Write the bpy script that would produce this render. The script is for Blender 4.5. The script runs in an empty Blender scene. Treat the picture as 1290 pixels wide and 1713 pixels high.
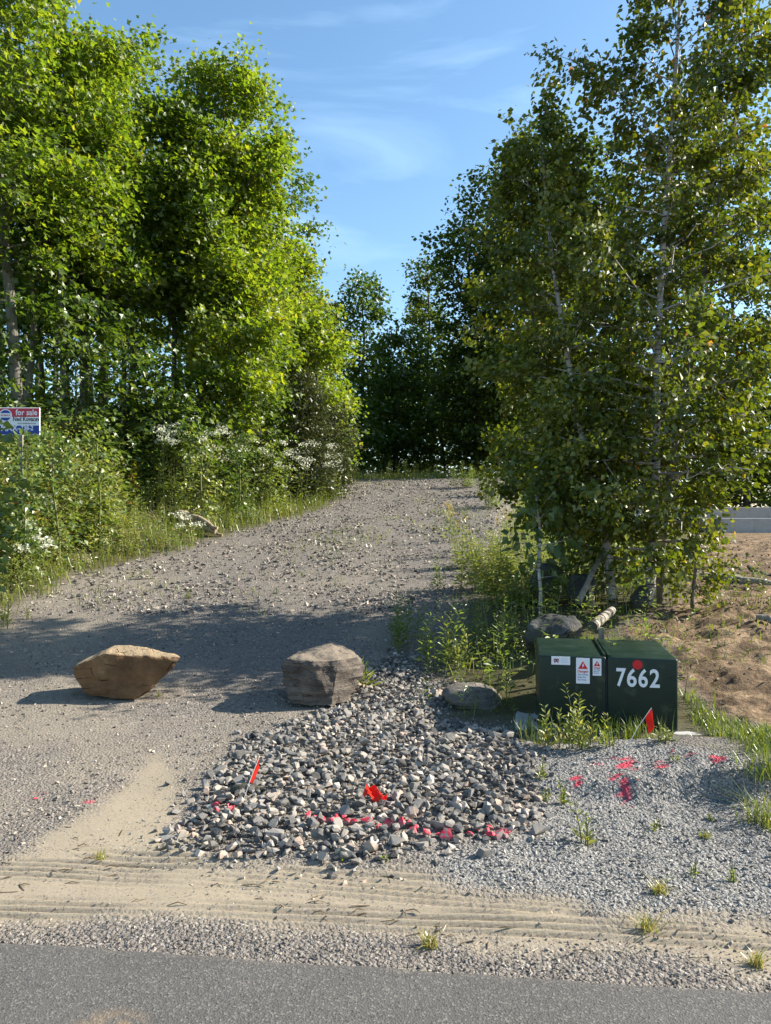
import bpy, bmesh, math, random
import numpy as np
from mathutils import Vector, Matrix, noise

# ------------------------------------------------------------------ camera, sky, sun, exposure
scene = bpy.context.scene
COL = scene.collection
FPX, CX, CY, EYE = 1288.0, 645.0, 856.5, 1.6          # focal length in photo pixels, principal point, eye height
cam_d = bpy.data.cameras.new('camera')
cam_d.sensor_fit = 'VERTICAL'
cam_d.sensor_height = 36.0
cam_d.lens = 36.0 * FPX / 1713.0
cam_d.clip_start, cam_d.clip_end = 0.05, 3000
cam = bpy.data.objects.new('camera', cam_d)
cam.location = (0, 0, EYE)
cam.rotation_euler = (math.radians(90), 0, 0)
COL.objects.link(cam)
scene.camera = cam

SUN_EL, SUN_AZ = math.radians(32), math.radians(12)   # azimuth measured from +X towards +Y
SUNV = np.array([math.cos(SUN_EL) * math.cos(SUN_AZ), math.cos(SUN_EL) * math.sin(SUN_AZ), math.sin(SUN_EL)])
world = bpy.data.worlds.new('World')
scene.world = world
world.use_nodes = True
wn, wl = world.node_tree.nodes, world.node_tree.links
wn.clear()
sky = wn.new('ShaderNodeTexSky')
sky.sky_type = 'NISHITA'
sky.sun_disc = False
sky.sun_elevation = SUN_EL
sky.sun_rotation = math.pi / 2 - SUN_AZ
sky.altitude = 200
sky.air_density, sky.dust_density, sky.ozone_density = 1.0, 0.6, 2.0
tc = wn.new('ShaderNodeTexCoord')
mp = wn.new('ShaderNodeMapping')
mp.inputs['Rotation'].default_value = (0.3, 0.5, 0.5)
mp.inputs['Scale'].default_value = (1.6, 3.0, 7.0)
n1 = wn.new('ShaderNodeTexNoise')
n1.inputs['Scale'].default_value = 1.3
n1.inputs['Detail'].default_value = 7
n1.inputs['Roughness'].default_value = 0.55
n1.inputs['Distortion'].default_value = 0.7
rp = wn.new('ShaderNodeValToRGB')
rp.color_ramp.elements[0].position = 0.52
rp.color_ramp.elements[0].color = (0, 0, 0, 1)
rp.color_ramp.elements[1].position = 0.85
rp.color_ramp.elements[1].color = (0.22, 0.22, 0.22, 1)
mx = wn.new('ShaderNodeMixRGB')
mx.inputs['Color2'].default_value = (7.5, 9.5, 12.0, 1)    # thin cirrus
bgn = wn.new('ShaderNodeBackground')
bgn.inputs['Strength'].default_value = 0.102
wo = wn.new('ShaderNodeOutputWorld')
wl.new(tc.outputs['Generated'], mp.inputs['Vector'])
wl.new(mp.outputs[0], n1.inputs['Vector'])
wl.new(n1.outputs['Fac'], rp.inputs['Fac'])
wl.new(rp.outputs['Color'], mx.inputs['Fac'])
wl.new(sky.outputs['Color'], mx.inputs['Color1'])
hs = wn.new('ShaderNodeHueSaturation')
hs.inputs['Saturation'].default_value = 1.08
hs.inputs['Hue'].default_value = 0.492
hs.inputs['Value'].default_value = 1.0
wl.new(mx.outputs['Color'], hs.inputs['Color'])
wl.new(hs.outputs['Color'], bgn.inputs['Color'])
wl.new(bgn.outputs[0], wo.inputs['Surface'])

sun_d = bpy.data.lights.new('sun', 'SUN')
sun_d.energy = 5.0
sun_d.angle = math.radians(0.53)
sun_d.color = (1.0, 0.93, 0.80)
sun = bpy.data.objects.new('sun', sun_d)
sun.rotation_euler = Vector(SUNV).to_track_quat('Z', 'Y').to_euler()
COL.objects.link(sun)

scene.view_settings.view_transform = 'Standard'
scene.view_settings.look = 'None'
scene.view_settings.gamma = 1
scene.view_settings.use_curve_mapping = False
scene.view_settings.exposure = 1.4
cy = scene.cycles
cy.max_bounces = 12
cy.diffuse_bounces = 6
cy.transmission_bounces = 8
cy.glossy_bounces = 2
cy.use_denoising = True
cy.caustics_reflective = False
cy.caustics_refractive = False

RS = np.random.RandomState(7)

# ------------------------------------------------------------------ small helpers
def smooth(a, b, x):
    t = np.clip((np.asarray(x, float) - a) / (b - a), 0, 1)
    return t * t * (3 - 2 * t)

def _hash(ix, iy, seed):
    h = (ix.astype(np.int64) * 374761393 + iy.astype(np.int64) * 668265263 + seed * 974711) & 0x7fffffff
    h = ((h ^ (h >> 13)) * 1274126177) & 0x7fffffff
    return ((h ^ (h >> 16)) & 0xffff) / 65535.0

def vnoise(x, y, seed=0):
    x = np.asarray(x, float); y = np.asarray(y, float)
    ix, iy = np.floor(x), np.floor(y)
    fx, fy = x - ix, y - iy
    fx, fy = fx * fx * (3 - 2 * fx), fy * fy * (3 - 2 * fy)
    a, b = _hash(ix, iy, seed), _hash(ix + 1, iy, seed)
    c, d = _hash(ix, iy + 1, seed), _hash(ix + 1, iy + 1, seed)
    return (a * (1 - fx) + b * fx) * (1 - fy) + (c * (1 - fx) + d * fx) * fy

def fbm(x, y, seed=0, octv=4):
    s, a, t = 0, 0.5, 0
    for o in range(octv):
        s = s + a * vnoise(x * 2 ** o, y * 2 ** o, seed + o * 17); t += a; a *= 0.5
    return s / t

def norm(v):
    return v / np.maximum(np.linalg.norm(v, axis=-1, keepdims=True), 1e-9)

def tag(o, label=None, cat=None, group=None, kind=None):
    if label: o['label'] = label
    if cat: o['category'] = cat
    if group: o['group'] = group
    if kind: o['kind'] = kind
    return o

def empty(name, loc=(0, 0, 0), rz=0):
    o = bpy.data.objects.new(name, None)
    o.empty_display_size = 0.1
    o.location = loc
    o.rotation_euler = (0, 0, rz)
    COL.objects.link(o)
    return o

def link(name, me, parent=None):
    o = bpy.data.objects.new(name, me)
    COL.objects.link(o)
    if parent is not None: o.parent = parent
    return o

class Geo:
    """collects triangles with a tint value and a material index; builds ONE mesh"""
    def __init__(s): s.v, s.f, s.t, s.m, s.n = [], [], [], [], 0
    def add(s, v, f, t=0.5, m=0):
        v = np.asarray(v, float).reshape(-1, 3); f = np.asarray(f, int).reshape(-1, 3)
        s.v.append(v); s.f.append(f + s.n); s.n += len(v)
        s.t.append(np.broadcast_to(np.asarray(t, float), (len(f),)).copy())
        s.m.append(np.broadcast_to(np.asarray(m, int), (len(f),)).copy())
    def mesh(s, name, mats, smoothf=False):
        V = np.concatenate(s.v); F = np.concatenate(s.f); T = np.concatenate(s.t); M = np.concatenate(s.m)
        me = bpy.data.meshes.new(name)
        me.vertices.add(len(V)); me.vertices.foreach_set('co', V.astype(np.float32).ravel())
        me.loops.add(len(F) * 3); me.loops.foreach_set('vertex_index', F.astype(np.int32).ravel())
        me.polygons.add(len(F)); me.polygons.foreach_set('loop_start', np.arange(0, len(F) * 3, 3, dtype=np.int32))
        me.update(calc_edges=True)
        for m in (mats if isinstance(mats, (list, tuple)) else [mats]): me.materials.append(m)
        me.polygons.foreach_set('material_index', M.astype(np.int32))
        me.polygons.foreach_set('use_smooth', np.full(len(F), bool(smoothf)))
        a = me.attributes.new('tint', 'FLOAT', 'FACE'); a.data.foreach_set('value', T.astype(np.float32))
        me.validate()
        return me
    def build(s, name, mats, parent=None, smoothf=False):
        return link(name, s.mesh(name, mats, smoothf), parent)

def tube(g, pts, rad, n=6, t=0.5, m=0, cap=True):
    pts = np.asarray(pts, float); k = len(pts)
    rad = np.broadcast_to(np.asarray(rad, float), (k,))
    tan = norm(np.gradient(pts, axis=0))
    ref = np.array([0, 0, 1.0]) if abs(tan[:, 2].mean()) < 0.8 else np.array([1.0, 0, 0])
    u = norm(np.cross(tan, ref)); w = np.cross(tan, u)
    a = np.linspace(0, 2 * math.pi, n, endpoint=False)
    ring = pts[:, None, :] + rad[:, None, None] * (np.cos(a)[None, :, None] * u[:, None, :] + np.sin(a)[None, :, None] * w[:, None, :])
    V = ring.reshape(-1, 3)
    i = np.arange(k - 1)[:, None] * n; j = np.arange(n)[None, :]; j2 = (j + 1) % n
    A, B, C, D = (i + j).ravel(), (i + j2).ravel(), (i + n + j2).ravel(), (i + n + j).ravel()
    F = np.concatenate([np.stack([A, B, C], 1), np.stack([A, C, D], 1)])
    if cap:
        V = np.concatenate([V, pts[:1], pts[-1:]])
        c0, c1 = k * n, k * n + 1
        jj = np.arange(n); j3 = (jj + 1) % n
        F = np.concatenate([F, np.stack([np.full(n, c0), j3, jj], 1), np.stack([np.full(n, c1), (k - 1) * n + jj, (k - 1) * n + j3], 1)])
    g.add(V, F, t, m)

def box(g, lo, hi, t=0.5, m=0):
    x0, y0, z0 = lo; x1, y1, z1 = hi
    V = [(x0, y0, z0), (x1, y0, z0), (x1, y1, z0), (x0, y1, z0), (x0, y0, z1), (x1, y0, z1), (x1, y1, z1), (x0, y1, z1)]
    Q = [(0, 3, 2, 1), (4, 5, 6, 7), (0, 1, 5, 4), (1, 2, 6, 5), (2, 3, 7, 6), (3, 0, 4, 7)]
    g.add(V, [t_ for q in Q for t_ in ((q[0], q[1], q[2]), (q[0], q[2], q[3]))], t, m)

def bevel_box(lo, hi, r, seg=3):
    bm = bmesh.new()
    bmesh.ops.create_cube(bm, size=1)
    for v in bm.verts:
        v.co = Vector([(lo[i] + hi[i]) / 2 + v.co[i] * (hi[i] - lo[i]) for i in range(3)])
    bmesh.ops.bevel(bm, geom=bm.edges[:], offset=r, segments=seg, profile=0.5, affect='EDGES')
    return bm

def bm_obj(name, bm, mats, parent=None, smoothf=False):
    me = bpy.data.meshes.new(name)
    bm.normal_update(); bm.to_mesh(me); bm.free()
    for m in (mats if isinstance(mats, (list, tuple)) else [mats]): me.materials.append(m)
    for p in me.polygons: p.use_smooth = smoothf
    return link(name, me, parent)

def hull(points):
    bm = bmesh.new()
    for p in points: bm.verts.new(p)
    r = bmesh.ops.convex_hull(bm, input=bm.verts)
    dead = list({e for e in r['geom_interior'] + r['geom_unused'] if isinstance(e, bmesh.types.BMVert)})
    bmesh.ops.delete(bm, geom=dead, context='VERTS')
    bmesh.ops.triangulate(bm, faces=bm.faces[:])
    return bm

def hull_np(points):
    bm = hull([Vector(p) for p in points])
    bm.verts.index_update()
    V = np.array([v.co[:] for v in bm.verts]); F = np.array([[v.index for v in f.verts] for f in bm.faces])
    bm.free()
    return V, F

# ------------------------------------------------------------------ materials
class NT:
    def __init__(s, name):
        s.mat = bpy.data.materials.new(name); s.mat.use_nodes = True
        s.n, s.l = s.mat.node_tree.nodes, s.mat.node_tree.links
        s.n.clear(); s.out = s.n.new('ShaderNodeOutputMaterial')
    def node(s, typ, ins=None, **kw):
        n = s.n.new(typ)
        for k, v in kw.items(): setattr(n, k, v)
        for k, v in (ins or {}).items():
            if isinstance(v, bpy.types.NodeSocket): s.l.new(v, n.inputs[k])
            else: n.inputs[k].default_value = v
        return n
    def pos(s): return s.node('ShaderNodeNewGeometry').outputs['Position']
    def obj(s): return s.node('ShaderNodeTexCoord').outputs['Object']
    def attr(s, name, out='Fac'): return s.node('ShaderNodeAttribute', attribute_name=name).outputs[out]
    def noise(s, vec, scale, detail=4, rough=0.55, dist=0.0): return s.node('ShaderNodeTexNoise', {'Vector': vec, 'Scale': scale, 'Detail': detail, 'Roughness': rough, 'Distortion': dist}).outputs['Fac']
    def voro(s, vec, scale, feature='F1', out='Distance'): return s.node('ShaderNodeTexVoronoi', {'Vector': vec, 'Scale': scale}, feature=feature).outputs[out]
    def scale(s, vec, sc, rot=(0, 0, 0)): return s.node('ShaderNodeMapping', {'Vector': vec, 'Scale': sc, 'Rotation': rot}).outputs[0]
    def math(s, op, a, b=0.0, clamp=False): return s.node('ShaderNodeMath', {0: a, 1: b}, operation=op, use_clamp=clamp).outputs[0]
    def ramp(s, fac, stops, interp='LINEAR'):
        n = s.node('ShaderNodeValToRGB', {'Fac': fac}); cr = n.color_ramp; cr.interpolation = interp
        while len(cr.elements) < len(stops): cr.elements.new(0.5)
        for e, (p, c) in zip(cr.elements, stops):
            e.position = p; e.color = (c, c, c, 1) if isinstance(c, (int, float)) else (*c, 1)
        return n.outputs['Color']
    def mix(s, fac, a, b, mode='MIX'):
        f = lambda c: (*c, 1) if isinstance(c, tuple) and len(c) == 3 else c
        return s.node('ShaderNodeMixRGB', {'Fac': fac, 'Color1': f(a), 'Color2': f(b)}, blend_type=mode).outputs[0]
    def bump(s, h, strength=0.5, dist=0.01): return s.node('ShaderNodeBump', {'Height': h, 'Strength': strength, 'Distance': dist}).outputs[0]
    def principled(s, col, rough=0.7, spec=0.3, normal=None, **kw):
        ins = {'Base Color': (*col, 1) if isinstance(col, tuple) and len(col) == 3 else col, 'Roughness': rough, 'Specular IOR Level': spec}
        if normal is not None: ins['Normal'] = normal
        ins.update(kw)
        n = s.node('ShaderNodeBsdfPrincipled', ins)
        s.l.new(n.outputs[0], s.out.inputs['Surface'])
        return s.mat

def plain(name, col, rough=0.6, spec=0.3, var=0.25, scale=20):
    m = NT(name)
    n = m.noise(m.obj(), scale, 4)
    return m.principled(m.mix(n, tuple(c * (1 - var) for c in col), tuple(min(1, c * (1 + var)) for c in col)), rough, spec)

def leaf_mat(name, stops, trans=0.45, gloss=0.05, rough=0.4, tcol=(1.25, 1.3, 0.6)):
    """thin leaf: diffuse + translucent + a little waxy gloss; tint picks each leaf's own pigment"""
    m = NT(name)
    col = m.ramp(m.attr('tint'), stops)
    nz = m.noise(m.pos(), 30, 2)
    col = m.mix(m.math('MULTIPLY', nz, 0.35), col, m.mix(1.0, col, (0.55, 0.6, 0.5), 'MULTIPLY'))
    d = m.node('ShaderNodeBsdfDiffuse', {'Color': col})
    t = m.node('ShaderNodeBsdfTranslucent', {'Color': m.mix(1.0, col, tcol, 'MULTIPLY')})
    a = m.node('ShaderNodeMixShader', {0: trans, 1: d.outputs[0], 2: t.outputs[0]})
    g = m.node('ShaderNodeBsdfGlossy', {'Color': (1, 1, 1, 1), 'Roughness': rough})
    b = m.node('ShaderNodeMixShader', {0: gloss, 1: a.outputs[0], 2: g.outputs[0]})
    m.l.new(b.outputs[0], m.out.inputs['Surface'])
    return m.mat

M = {}
M['maple_leaf'] = leaf_mat('maple_leaf', [(0, (0.07, 0.125, 0.014)), (0.5, (0.138, 0.198, 0.019)), (0.9, (0.212, 0.252, 0.025)), (1, (0.28, 0.23, 0.02))], 0.58, 0.03, 0.45, (1.62, 1.6, 0.62))
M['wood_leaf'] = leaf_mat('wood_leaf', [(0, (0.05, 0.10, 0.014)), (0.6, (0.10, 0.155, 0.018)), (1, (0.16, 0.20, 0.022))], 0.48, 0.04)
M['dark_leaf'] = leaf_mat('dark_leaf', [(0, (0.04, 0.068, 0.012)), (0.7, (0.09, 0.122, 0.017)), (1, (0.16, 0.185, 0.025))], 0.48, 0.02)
M['birch_leaf'] = leaf_mat('birch_leaf', [(0, (0.055, 0.085, 0.008)), (0.6, (0.125, 0.15, 0.012)), (0.93, (0.21, 0.21, 0.02)), (0.97, (0.35, 0.25, 0.02)), (1, (0.42, 0.16, 0.03))], 0.42, 0.035, 0.42, (1.4, 1.4, 0.6))
M['weed_leaf'] = leaf_mat('weed_leaf', [(0, (0.09, 0.14, 0.03)), (0.5, (0.18, 0.225, 0.05)), (0.85, (0.27, 0.29, 0.08)), (1, (0.36, 0.32, 0.11))], 0.5, 0.04)
M['broad_leaf'] = leaf_mat('broad_leaf', [(0, (0.065, 0.115, 0.03)), (0.6, (0.14, 0.19, 0.05)), (0.97, (0.15, 0.2, 0.06)), (1, (0.35, 0.16, 0.05))], 0.42, 0.03)
M['grass_blade'] = leaf_mat('grass_blade', [(0, (0.07, 0.11, 0.016)), (0.5, (0.15, 0.19, 0.025)), (0.85, (0.24, 0.255, 0.045)), (1, (0.36, 0.29, 0.10))], 0.42, 0.05)
M['needle'] = leaf_mat('needle', [(0, (0.02, 0.045, 0.015)), (1, (0.05, 0.085, 0.025))], 0.15, 0.04)
M['dry_needle'] = leaf_mat('dry_needle', [(0, (0.035, 0.05, 0.016)), (0.6, (0.075, 0.085, 0.028)), (1, (0.13, 0.11, 0.045))], 0.2, 0.03)
M['green_stem'] = leaf_mat('green_stem', [(0, (0.09, 0.12, 0.035)), (1, (0.2, 0.2, 0.07))], 0.1, 0.03, tcol=(1, 1, 1))
M['white_flower'] = leaf_mat('white_flower', [(0, (0.55, 0.55, 0.40)), (1, (0.78, 0.77, 0.64))], 0.3, 0.02, tcol=(1, 1, 0.9))
M['yellow_flower'] = leaf_mat('yellow_flower', [(0, (0.45, 0.30, 0.02)), (1, (0.65, 0.48, 0.04))], 0.3, 0.02, tcol=(1, 1, 0.8))
M['dry_stem'] = leaf_mat('dry_stem', [(0, (0.10, 0.06, 0.03)), (1, (0.32, 0.24, 0.14))], 0.1, 0.02, tcol=(1, 1, 1))

def bark(name, a, b, scale=6):
    m = NT(name); p = m.pos()
    f = m.noise(m.scale(p, (scale * 3, scale * 3, scale * 0.6)), 1.6, 6, 0.65)
    g = m.noise(p, 2.5, 3)
    col = m.mix(m.ramp(f, [(0.35, 0.0), (0.65, 1.0)]), a, b)
    col = m.mix(m.math('MULTIPLY', g, 0.5), col, (0.10, 0.12, 0.08))
    return m.principled(col, 0.9, 0.15, m.bump(f, 0.7, 0.02))
M['bark'] = bark('bark', (0.05, 0.042, 0.034), (0.19, 0.17, 0.145))
M['pale_bark'] = bark('pale_bark', (0.10, 0.09, 0.075), (0.28, 0.26, 0.23))
M['dark_bark'] = bark('dark_bark', (0.03, 0.025, 0.02), (0.09, 0.075, 0.06))
def birch_bark():
    m = NT('birch_bark'); p = m.pos()
    f = m.noise(m.scale(p, (4, 4, 42)), 1.0, 4, 0.6)
    g = m.noise(p, 7, 4)
    col = m.mix(m.ramp(g, [(0.35, 0.0), (0.7, 1.0)]), (0.48, 0.455, 0.41), (0.30, 0.26, 0.215))
    col = m.mix(m.ramp(f, [(0.54, 0.0), (0.60, 1.0)]), col, (0.04, 0.036, 0.032))
    return m.principled(col, 0.75, 0.25, m.bump(f, 0.4, 0.006))
M['birch_bark'] = birch_bark()
# ------------------------------------------------------------------ terrain
_ty = np.arange(-80, 520, 0.1)
def _table(pts, win):
    z = np.interp(_ty, [p[0] for p in pts], [p[1] for p in pts])
    k = np.ones(win) / win
    return np.convolve(np.pad(z, win // 2, mode='edge'), k, mode='valid')[:len(_ty)]
_drive = _table([(-80, 0), (6.4, 0.0), (8, .13), (10, .42), (15, 1.08), (19, 1.70), (23, 2.44), (25.5, 2.70), (30, 2.74), (45, 2.6), (90, 2.4), (520, 2)], 15)
_right = _table([(-80, 0), (5.2, 0.0), (6.2, .06), (8.9, .50), (14, .64), (28, .86), (60, 1.3), (520, 2)], 15)
_xr = _table([(-80, 4), (3, 0.6), (6, -0.1), (8, 0.1), (10, .62), (15, 1.85), (23, 3.4), (30, 4.6), (45, 8), (120, 40), (520, 200)], 11)
_xl = _table([(-80, -60), (3, -14), (5, -9), (7, -5.9), (8.5, -4.6), (10.5, -4.8), (12.3, -4.6), (13.6, -3.75), (14.8, -3.5), (16.5, -2.65), (19.5, -1.45), (23, -1.35), (26, -1.0), (35, 0), (520, 0)], 11)
def T(tab, y): return np.interp(y, _ty, tab)
def edge(x): return 2.707 - 0.112 * np.asarray(x, float)

def H0(x, y):
    """ground height without small relief"""
    x = np.asarray(x, float); y = np.asarray(y, float)
    d, r = T(_drive, y), T(_right, y)
    xr, xl = T(_xr, y), T(_xl, y)
    w = smooth(0.0, 1.7, x - xr)
    z = d * (1 - w) + r * w
    far = 1 - smooth(30, 60, y)
    z = z + 0.75 * smooth(0.0, 2.6, xl - x) * smooth(5, 8, y) * far
    # low mound of fine grey gravel in front of the cabinet, with a little broken face towards the road
    f0 = 4.30 + 0.03 * np.sin(x * 3.1) + 0.035 * np.sin(x * 7.3 + 1)
    z = z + 0.16 * smooth(f0, f0 + 0.13, y) * (1 - 0.75 * smooth(4.95, 5.3, y)) * smooth(0.2, 2.3, x) * (1 - smooth(4, 6, x))
    # apron of crushed stone
    z = z + 0.05 * np.exp(-(((x + 0.0) / 1.0) ** 2 + ((y - 4.9) / 1.3) ** 2) ** 1.5)
    return z

def ray(px, py):
    """where the line of sight through a photo pixel meets the ground"""
    u, v = (px - CX) / FPX, (CY - py) / FPX
    s = np.concatenate([np.arange(1.5, 30, 0.02), np.arange(30, 400, 0.3)])
    h = EYE + v * s - H0(u * s, s)
    i = np.argmax(h < 0)
    if h[i] >= 0: i = len(s) - 1
    return np.array([u * s[i], s[i]])

def G(px, py, dz=0.0):
    x, y = ray(px, py)
    return np.array([x, y, float(HF(x, y)) + dz])

def at(px, py, d): return np.array([(px - CX) / FPX * d, d, EYE + (CY - py) / FPX * d])

def poly_sd(x, y, poly):
    """signed distance to a polygon, positive inside"""
    shp = np.shape(x); x = np.ravel(x).astype(float); y = np.ravel(y).astype(float)
    P = np.asarray(poly, float); d = np.full(len(x), 1e9); ins = np.zeros(len(x), bool)
    for a, b in zip(P, np.roll(P, -1, 0)):
        e = b - a; wx, wy = x - a[0], y - a[1]
        t = np.clip((wx * e[0] + wy * e[1]) / max(e @ e, 1e-9), 0, 1)
        d = np.minimum(d, np.hypot(wx - e[0] * t, wy - e[1] * t))
        c = (a[1] > y) != (b[1] > y)
        ins ^= c & (x < (b[0] - a[0]) * (y - a[1]) / (b[1] - a[1] + 1e-12) + a[0])
    return np.where(ins, d, -d).reshape(shp)

def wpoly(pp): return [ray(*p) for p in pp]
SAND = [wpoly([(-500, 1590), (-500, 1440), (0, 1455), (90, 1400), (170, 1345), (215, 1300), (250, 1255), (300, 1285), (318, 1380), (310, 1435), (450, 1455), (600, 1448), (700, 1428), (760, 1478), (900, 1500), (1000, 1535), (1290, 1535), (1700, 1560), (1700, 1690), (1290, 1632), (1100, 1600), (800, 1565), (500, 1540), (200, 1530)])]
GREY = [wpoly([(880, 1260), (1000, 1235), (1150, 1242), (1230, 1262), (1300, 1300), (1700, 1330), (1700, 1545), (1290, 1532), (1000, 1532), (900, 1497), (760, 1475), (690, 1432), (860, 1400), (905, 1370)])]
DIRT = [wpoly([(1140, 1150), (1180, 1195), (1290, 1225), (2600, 1330), (3500, 905), (1185, 872), (1160, 950), (1110, 1020), (1040, 1045), (1015, 1062), (1100, 1075)])]
BED = wpoly([(255, 1425), (325, 1320), (385, 1245), (450, 1215), (560, 1180), (610, 1120), (655, 1085), (705, 1100), (745, 1140), (742, 1200), (870, 1220), (905, 1265), (915, 1375), (860, 1402), (720, 1425), (600, 1445), (450, 1445)])
BLADES = wpoly([(1140, 1160), (1165, 1210), (1230, 1240), (1300, 1310), (1500, 1340), (1500, 1235), (1290, 1222), (1190, 1190), (1160, 1160)])

PAINT = [(1045, 1272, 26, 12), (1106, 1277, 17, 9), (1036, 1300, 12, 18), (1040, 1322, 22, 9), (1062, 1308, 16, 7), (965, 1300, 14, 9), (1000, 1278, 10, 10), (1160, 1262, 18, 6), (1200, 1265, 14, 5), (1130, 1255, 16, 5),
         (58, 1330, 20, 10), (148, 1338, 18, 5)]
PAINT_W = []
for (a, b, c, d_) in PAINT:
    p0 = ray(a, b); p1 = ray(a + c, b); p2 = ray(a, b - d_)
    PAINT_W.append((p0[0], p0[1], abs(p1[0] - p0[0]), abs(p2[1] - p0[1])))
def paint_at(x, y):
    s = 0
    for i, (a, b, c, d_) in enumerate(PAINT_W):
        q = np.exp(-(((x - a) / c) ** 2 + ((y - b) / d_) ** 2) * 1.1)
        s = np.maximum(s, q * (0.55 if i >= 10 else 1.0))
    return s * smooth(0.38, 0.60, fbm(x * 30, y * 30, 91, 3))

def zones(x, y):
    n = (fbm(x * 2.2, y * 2.2, 5, 4) - 0.5)
    n2 = (fbm(x * 9, y * 9, 25, 3) - 0.5)
    sand = smooth(-0.10, 0.12, poly_sd(x, y, SAND[0]) + 0.35 * n + 0.12 * n2)
    trk = smooth(0.30, 0.75, fbm(x * 0.8 + 3, y * 0.8, 77, 3)) * smooth(3.4, 4.4, y) * (1 - smooth(9, 16, y)) * smooth(0.6, -0.4, x)
    sand = np.maximum(sand, 0.45 * trk)
    grey = smooth(-0.08, 0.10, poly_sd(x, y, GREY[0]) + 0.2 * n + 0.1 * n2) * (1 - sand)
    dirt = smooth(-0.25, 0.25, poly_sd(x, y, DIRT[0]) + 0.5 * n)
    xr, xl = T(_xr, y), T(_xl, y)
    vegl = smooth(-0.25, 0.35, xl - x + 0.6 * n)
    vegr = smooth(0.1, 0.9, x - xr + 0.5 * n) * smooth(5.3, 6.4, y + 0.25 * x) * (1 - dirt)
    blade = smooth(-0.1, 0.15, poly_sd(x, y, BLADES))
    veg = np.maximum(np.maximum(vegl, vegr), np.maximum(smooth(25.3, 27, y + n), blade * 0.8)) * (1 - 0.999 * (dirt * (1 - blade)))
    return sand, grey, dirt * (1 - blade), veg

def HF(x, y):
    """ground height with its small relief"""
    x = np.asarray(x, float); y = np.asarray(y, float)
    sand, grey, dirt, veg = zones(x, y)
    v = y - edge(x)
    near = 1 - smooth(16, 30, y)
    z = H0(x, y)
    rough = 0.035 * (fbm(x * 1.3, y * 1.3, 3, 3) - 0.5) + 0.022 * (fbm(x * 7, y * 7, 8, 3) - 0.5) * (1 - sand)
    z = z + rough * near * smooth(0.05, 0.5, v)
    # tyre tracks in the sand: a few wandering bundles of grooves, broken along their length
    for c0, sl, sd_, sp in ((0.32, 0.018, 1, 0.052), (0.54, -0.030, 2, 0.045), (0.76, 0.025, 3, 0.058), (0.96, -0.04, 4, 0.050)):
        cv = v - c0 - sl * x - 0.03 * np.sin(x * 1.1 + sd_) - 0.02 * (fbm(x * 1.5, x * 0, 43 + sd_, 2) - 0.5)
        msk = (1 - smooth(0.07, 0.12, np.abs(cv))) * smooth(0.28, 0.48, fbm(x * 1.1, v * 2.0, 140 + sd_, 2)) * (0.4 + 1.2 * fbm(x * 6, v * 30, 150 + sd_, 2))
        z = z + 0.0115 * np.sin((cv + 0.006 * fbm(x * 7, v * 7, 160 + sd_, 2)) * 2 * math.pi / sp) * msk * sand - 0.006 * msk * sand
    z = z + 0.006 * sand * (fbm(x * 14, y * 14, 55, 3) - 0.5)
    # clods and machine ruts in the bare lot
    cl = fbm(x * 2.6, y * 4.2, 61, 4)
    z = z + dirt * near * (0.13 * (cl - 0.5) + 0.08 * (fbm(x * 9, y * 13, 67, 3) - 0.5) + 0.12 * (fbm(x * 1.3, y * 5.5, 69, 3) - 0.5) + 0.09 * np.abs(fbm(x * 6, y * 9, 63, 3) - 0.5))
    f0 = 4.30 + 0.03 * np.sin(x * 3.1) + 0.035 * np.sin(x * 7.3 + 1)
    face = smooth(f0 - .08, f0 + .05, y) * (1 - smooth(f0 + .2, f0 + .45, y)) * smooth(1.0, 1.9, x)
    z = z + face * 0.12 * (fbm(x * 12, y * 12, 73, 3) - 0.5)
    z = z + grey * 0.03 * (fbm(x * 16, y * 16, 71, 3) - 0.5) * smooth(0.2, 0.6, v)
    z = z - 0.015 - 0.07 * smooth(0.0, 0.12, -v)
    return z

def spaced(segs):
    out = []
    for a, b, st in segs: out += list(np.arange(a, b, st))
    return out
def grow(start, stop, st, k):
    o, x = [], start
    while x < stop: o.append(x); st *= k; x += st
    o.append(stop); return o
xs = grow(5.0, 420, 0.06, 1.11)
XS = np.array([-x for x in xs[::-1]] + spaced([(-4.95, 4.96, 0.05)]) + xs)
YS = np.array([-60, -20, -6, -1, 1] + spaced([(2.0, 2.4, .1), (2.4, 3.9, 0.0085), (3.9, 6.5, 0.025), (6.5, 13, 0.05), (13, 28, 0.12)]) + grow(28, 600, 0.2, 1.10))
GX, GY = np.meshgrid(XS, YS)
GZ = HF(GX, GY)
Zs, Zg, Zd, Zv = zones(GX, GY)
Zp = paint_at(GX, GY)
NX, NY = len(XS), len(YS)

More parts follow.
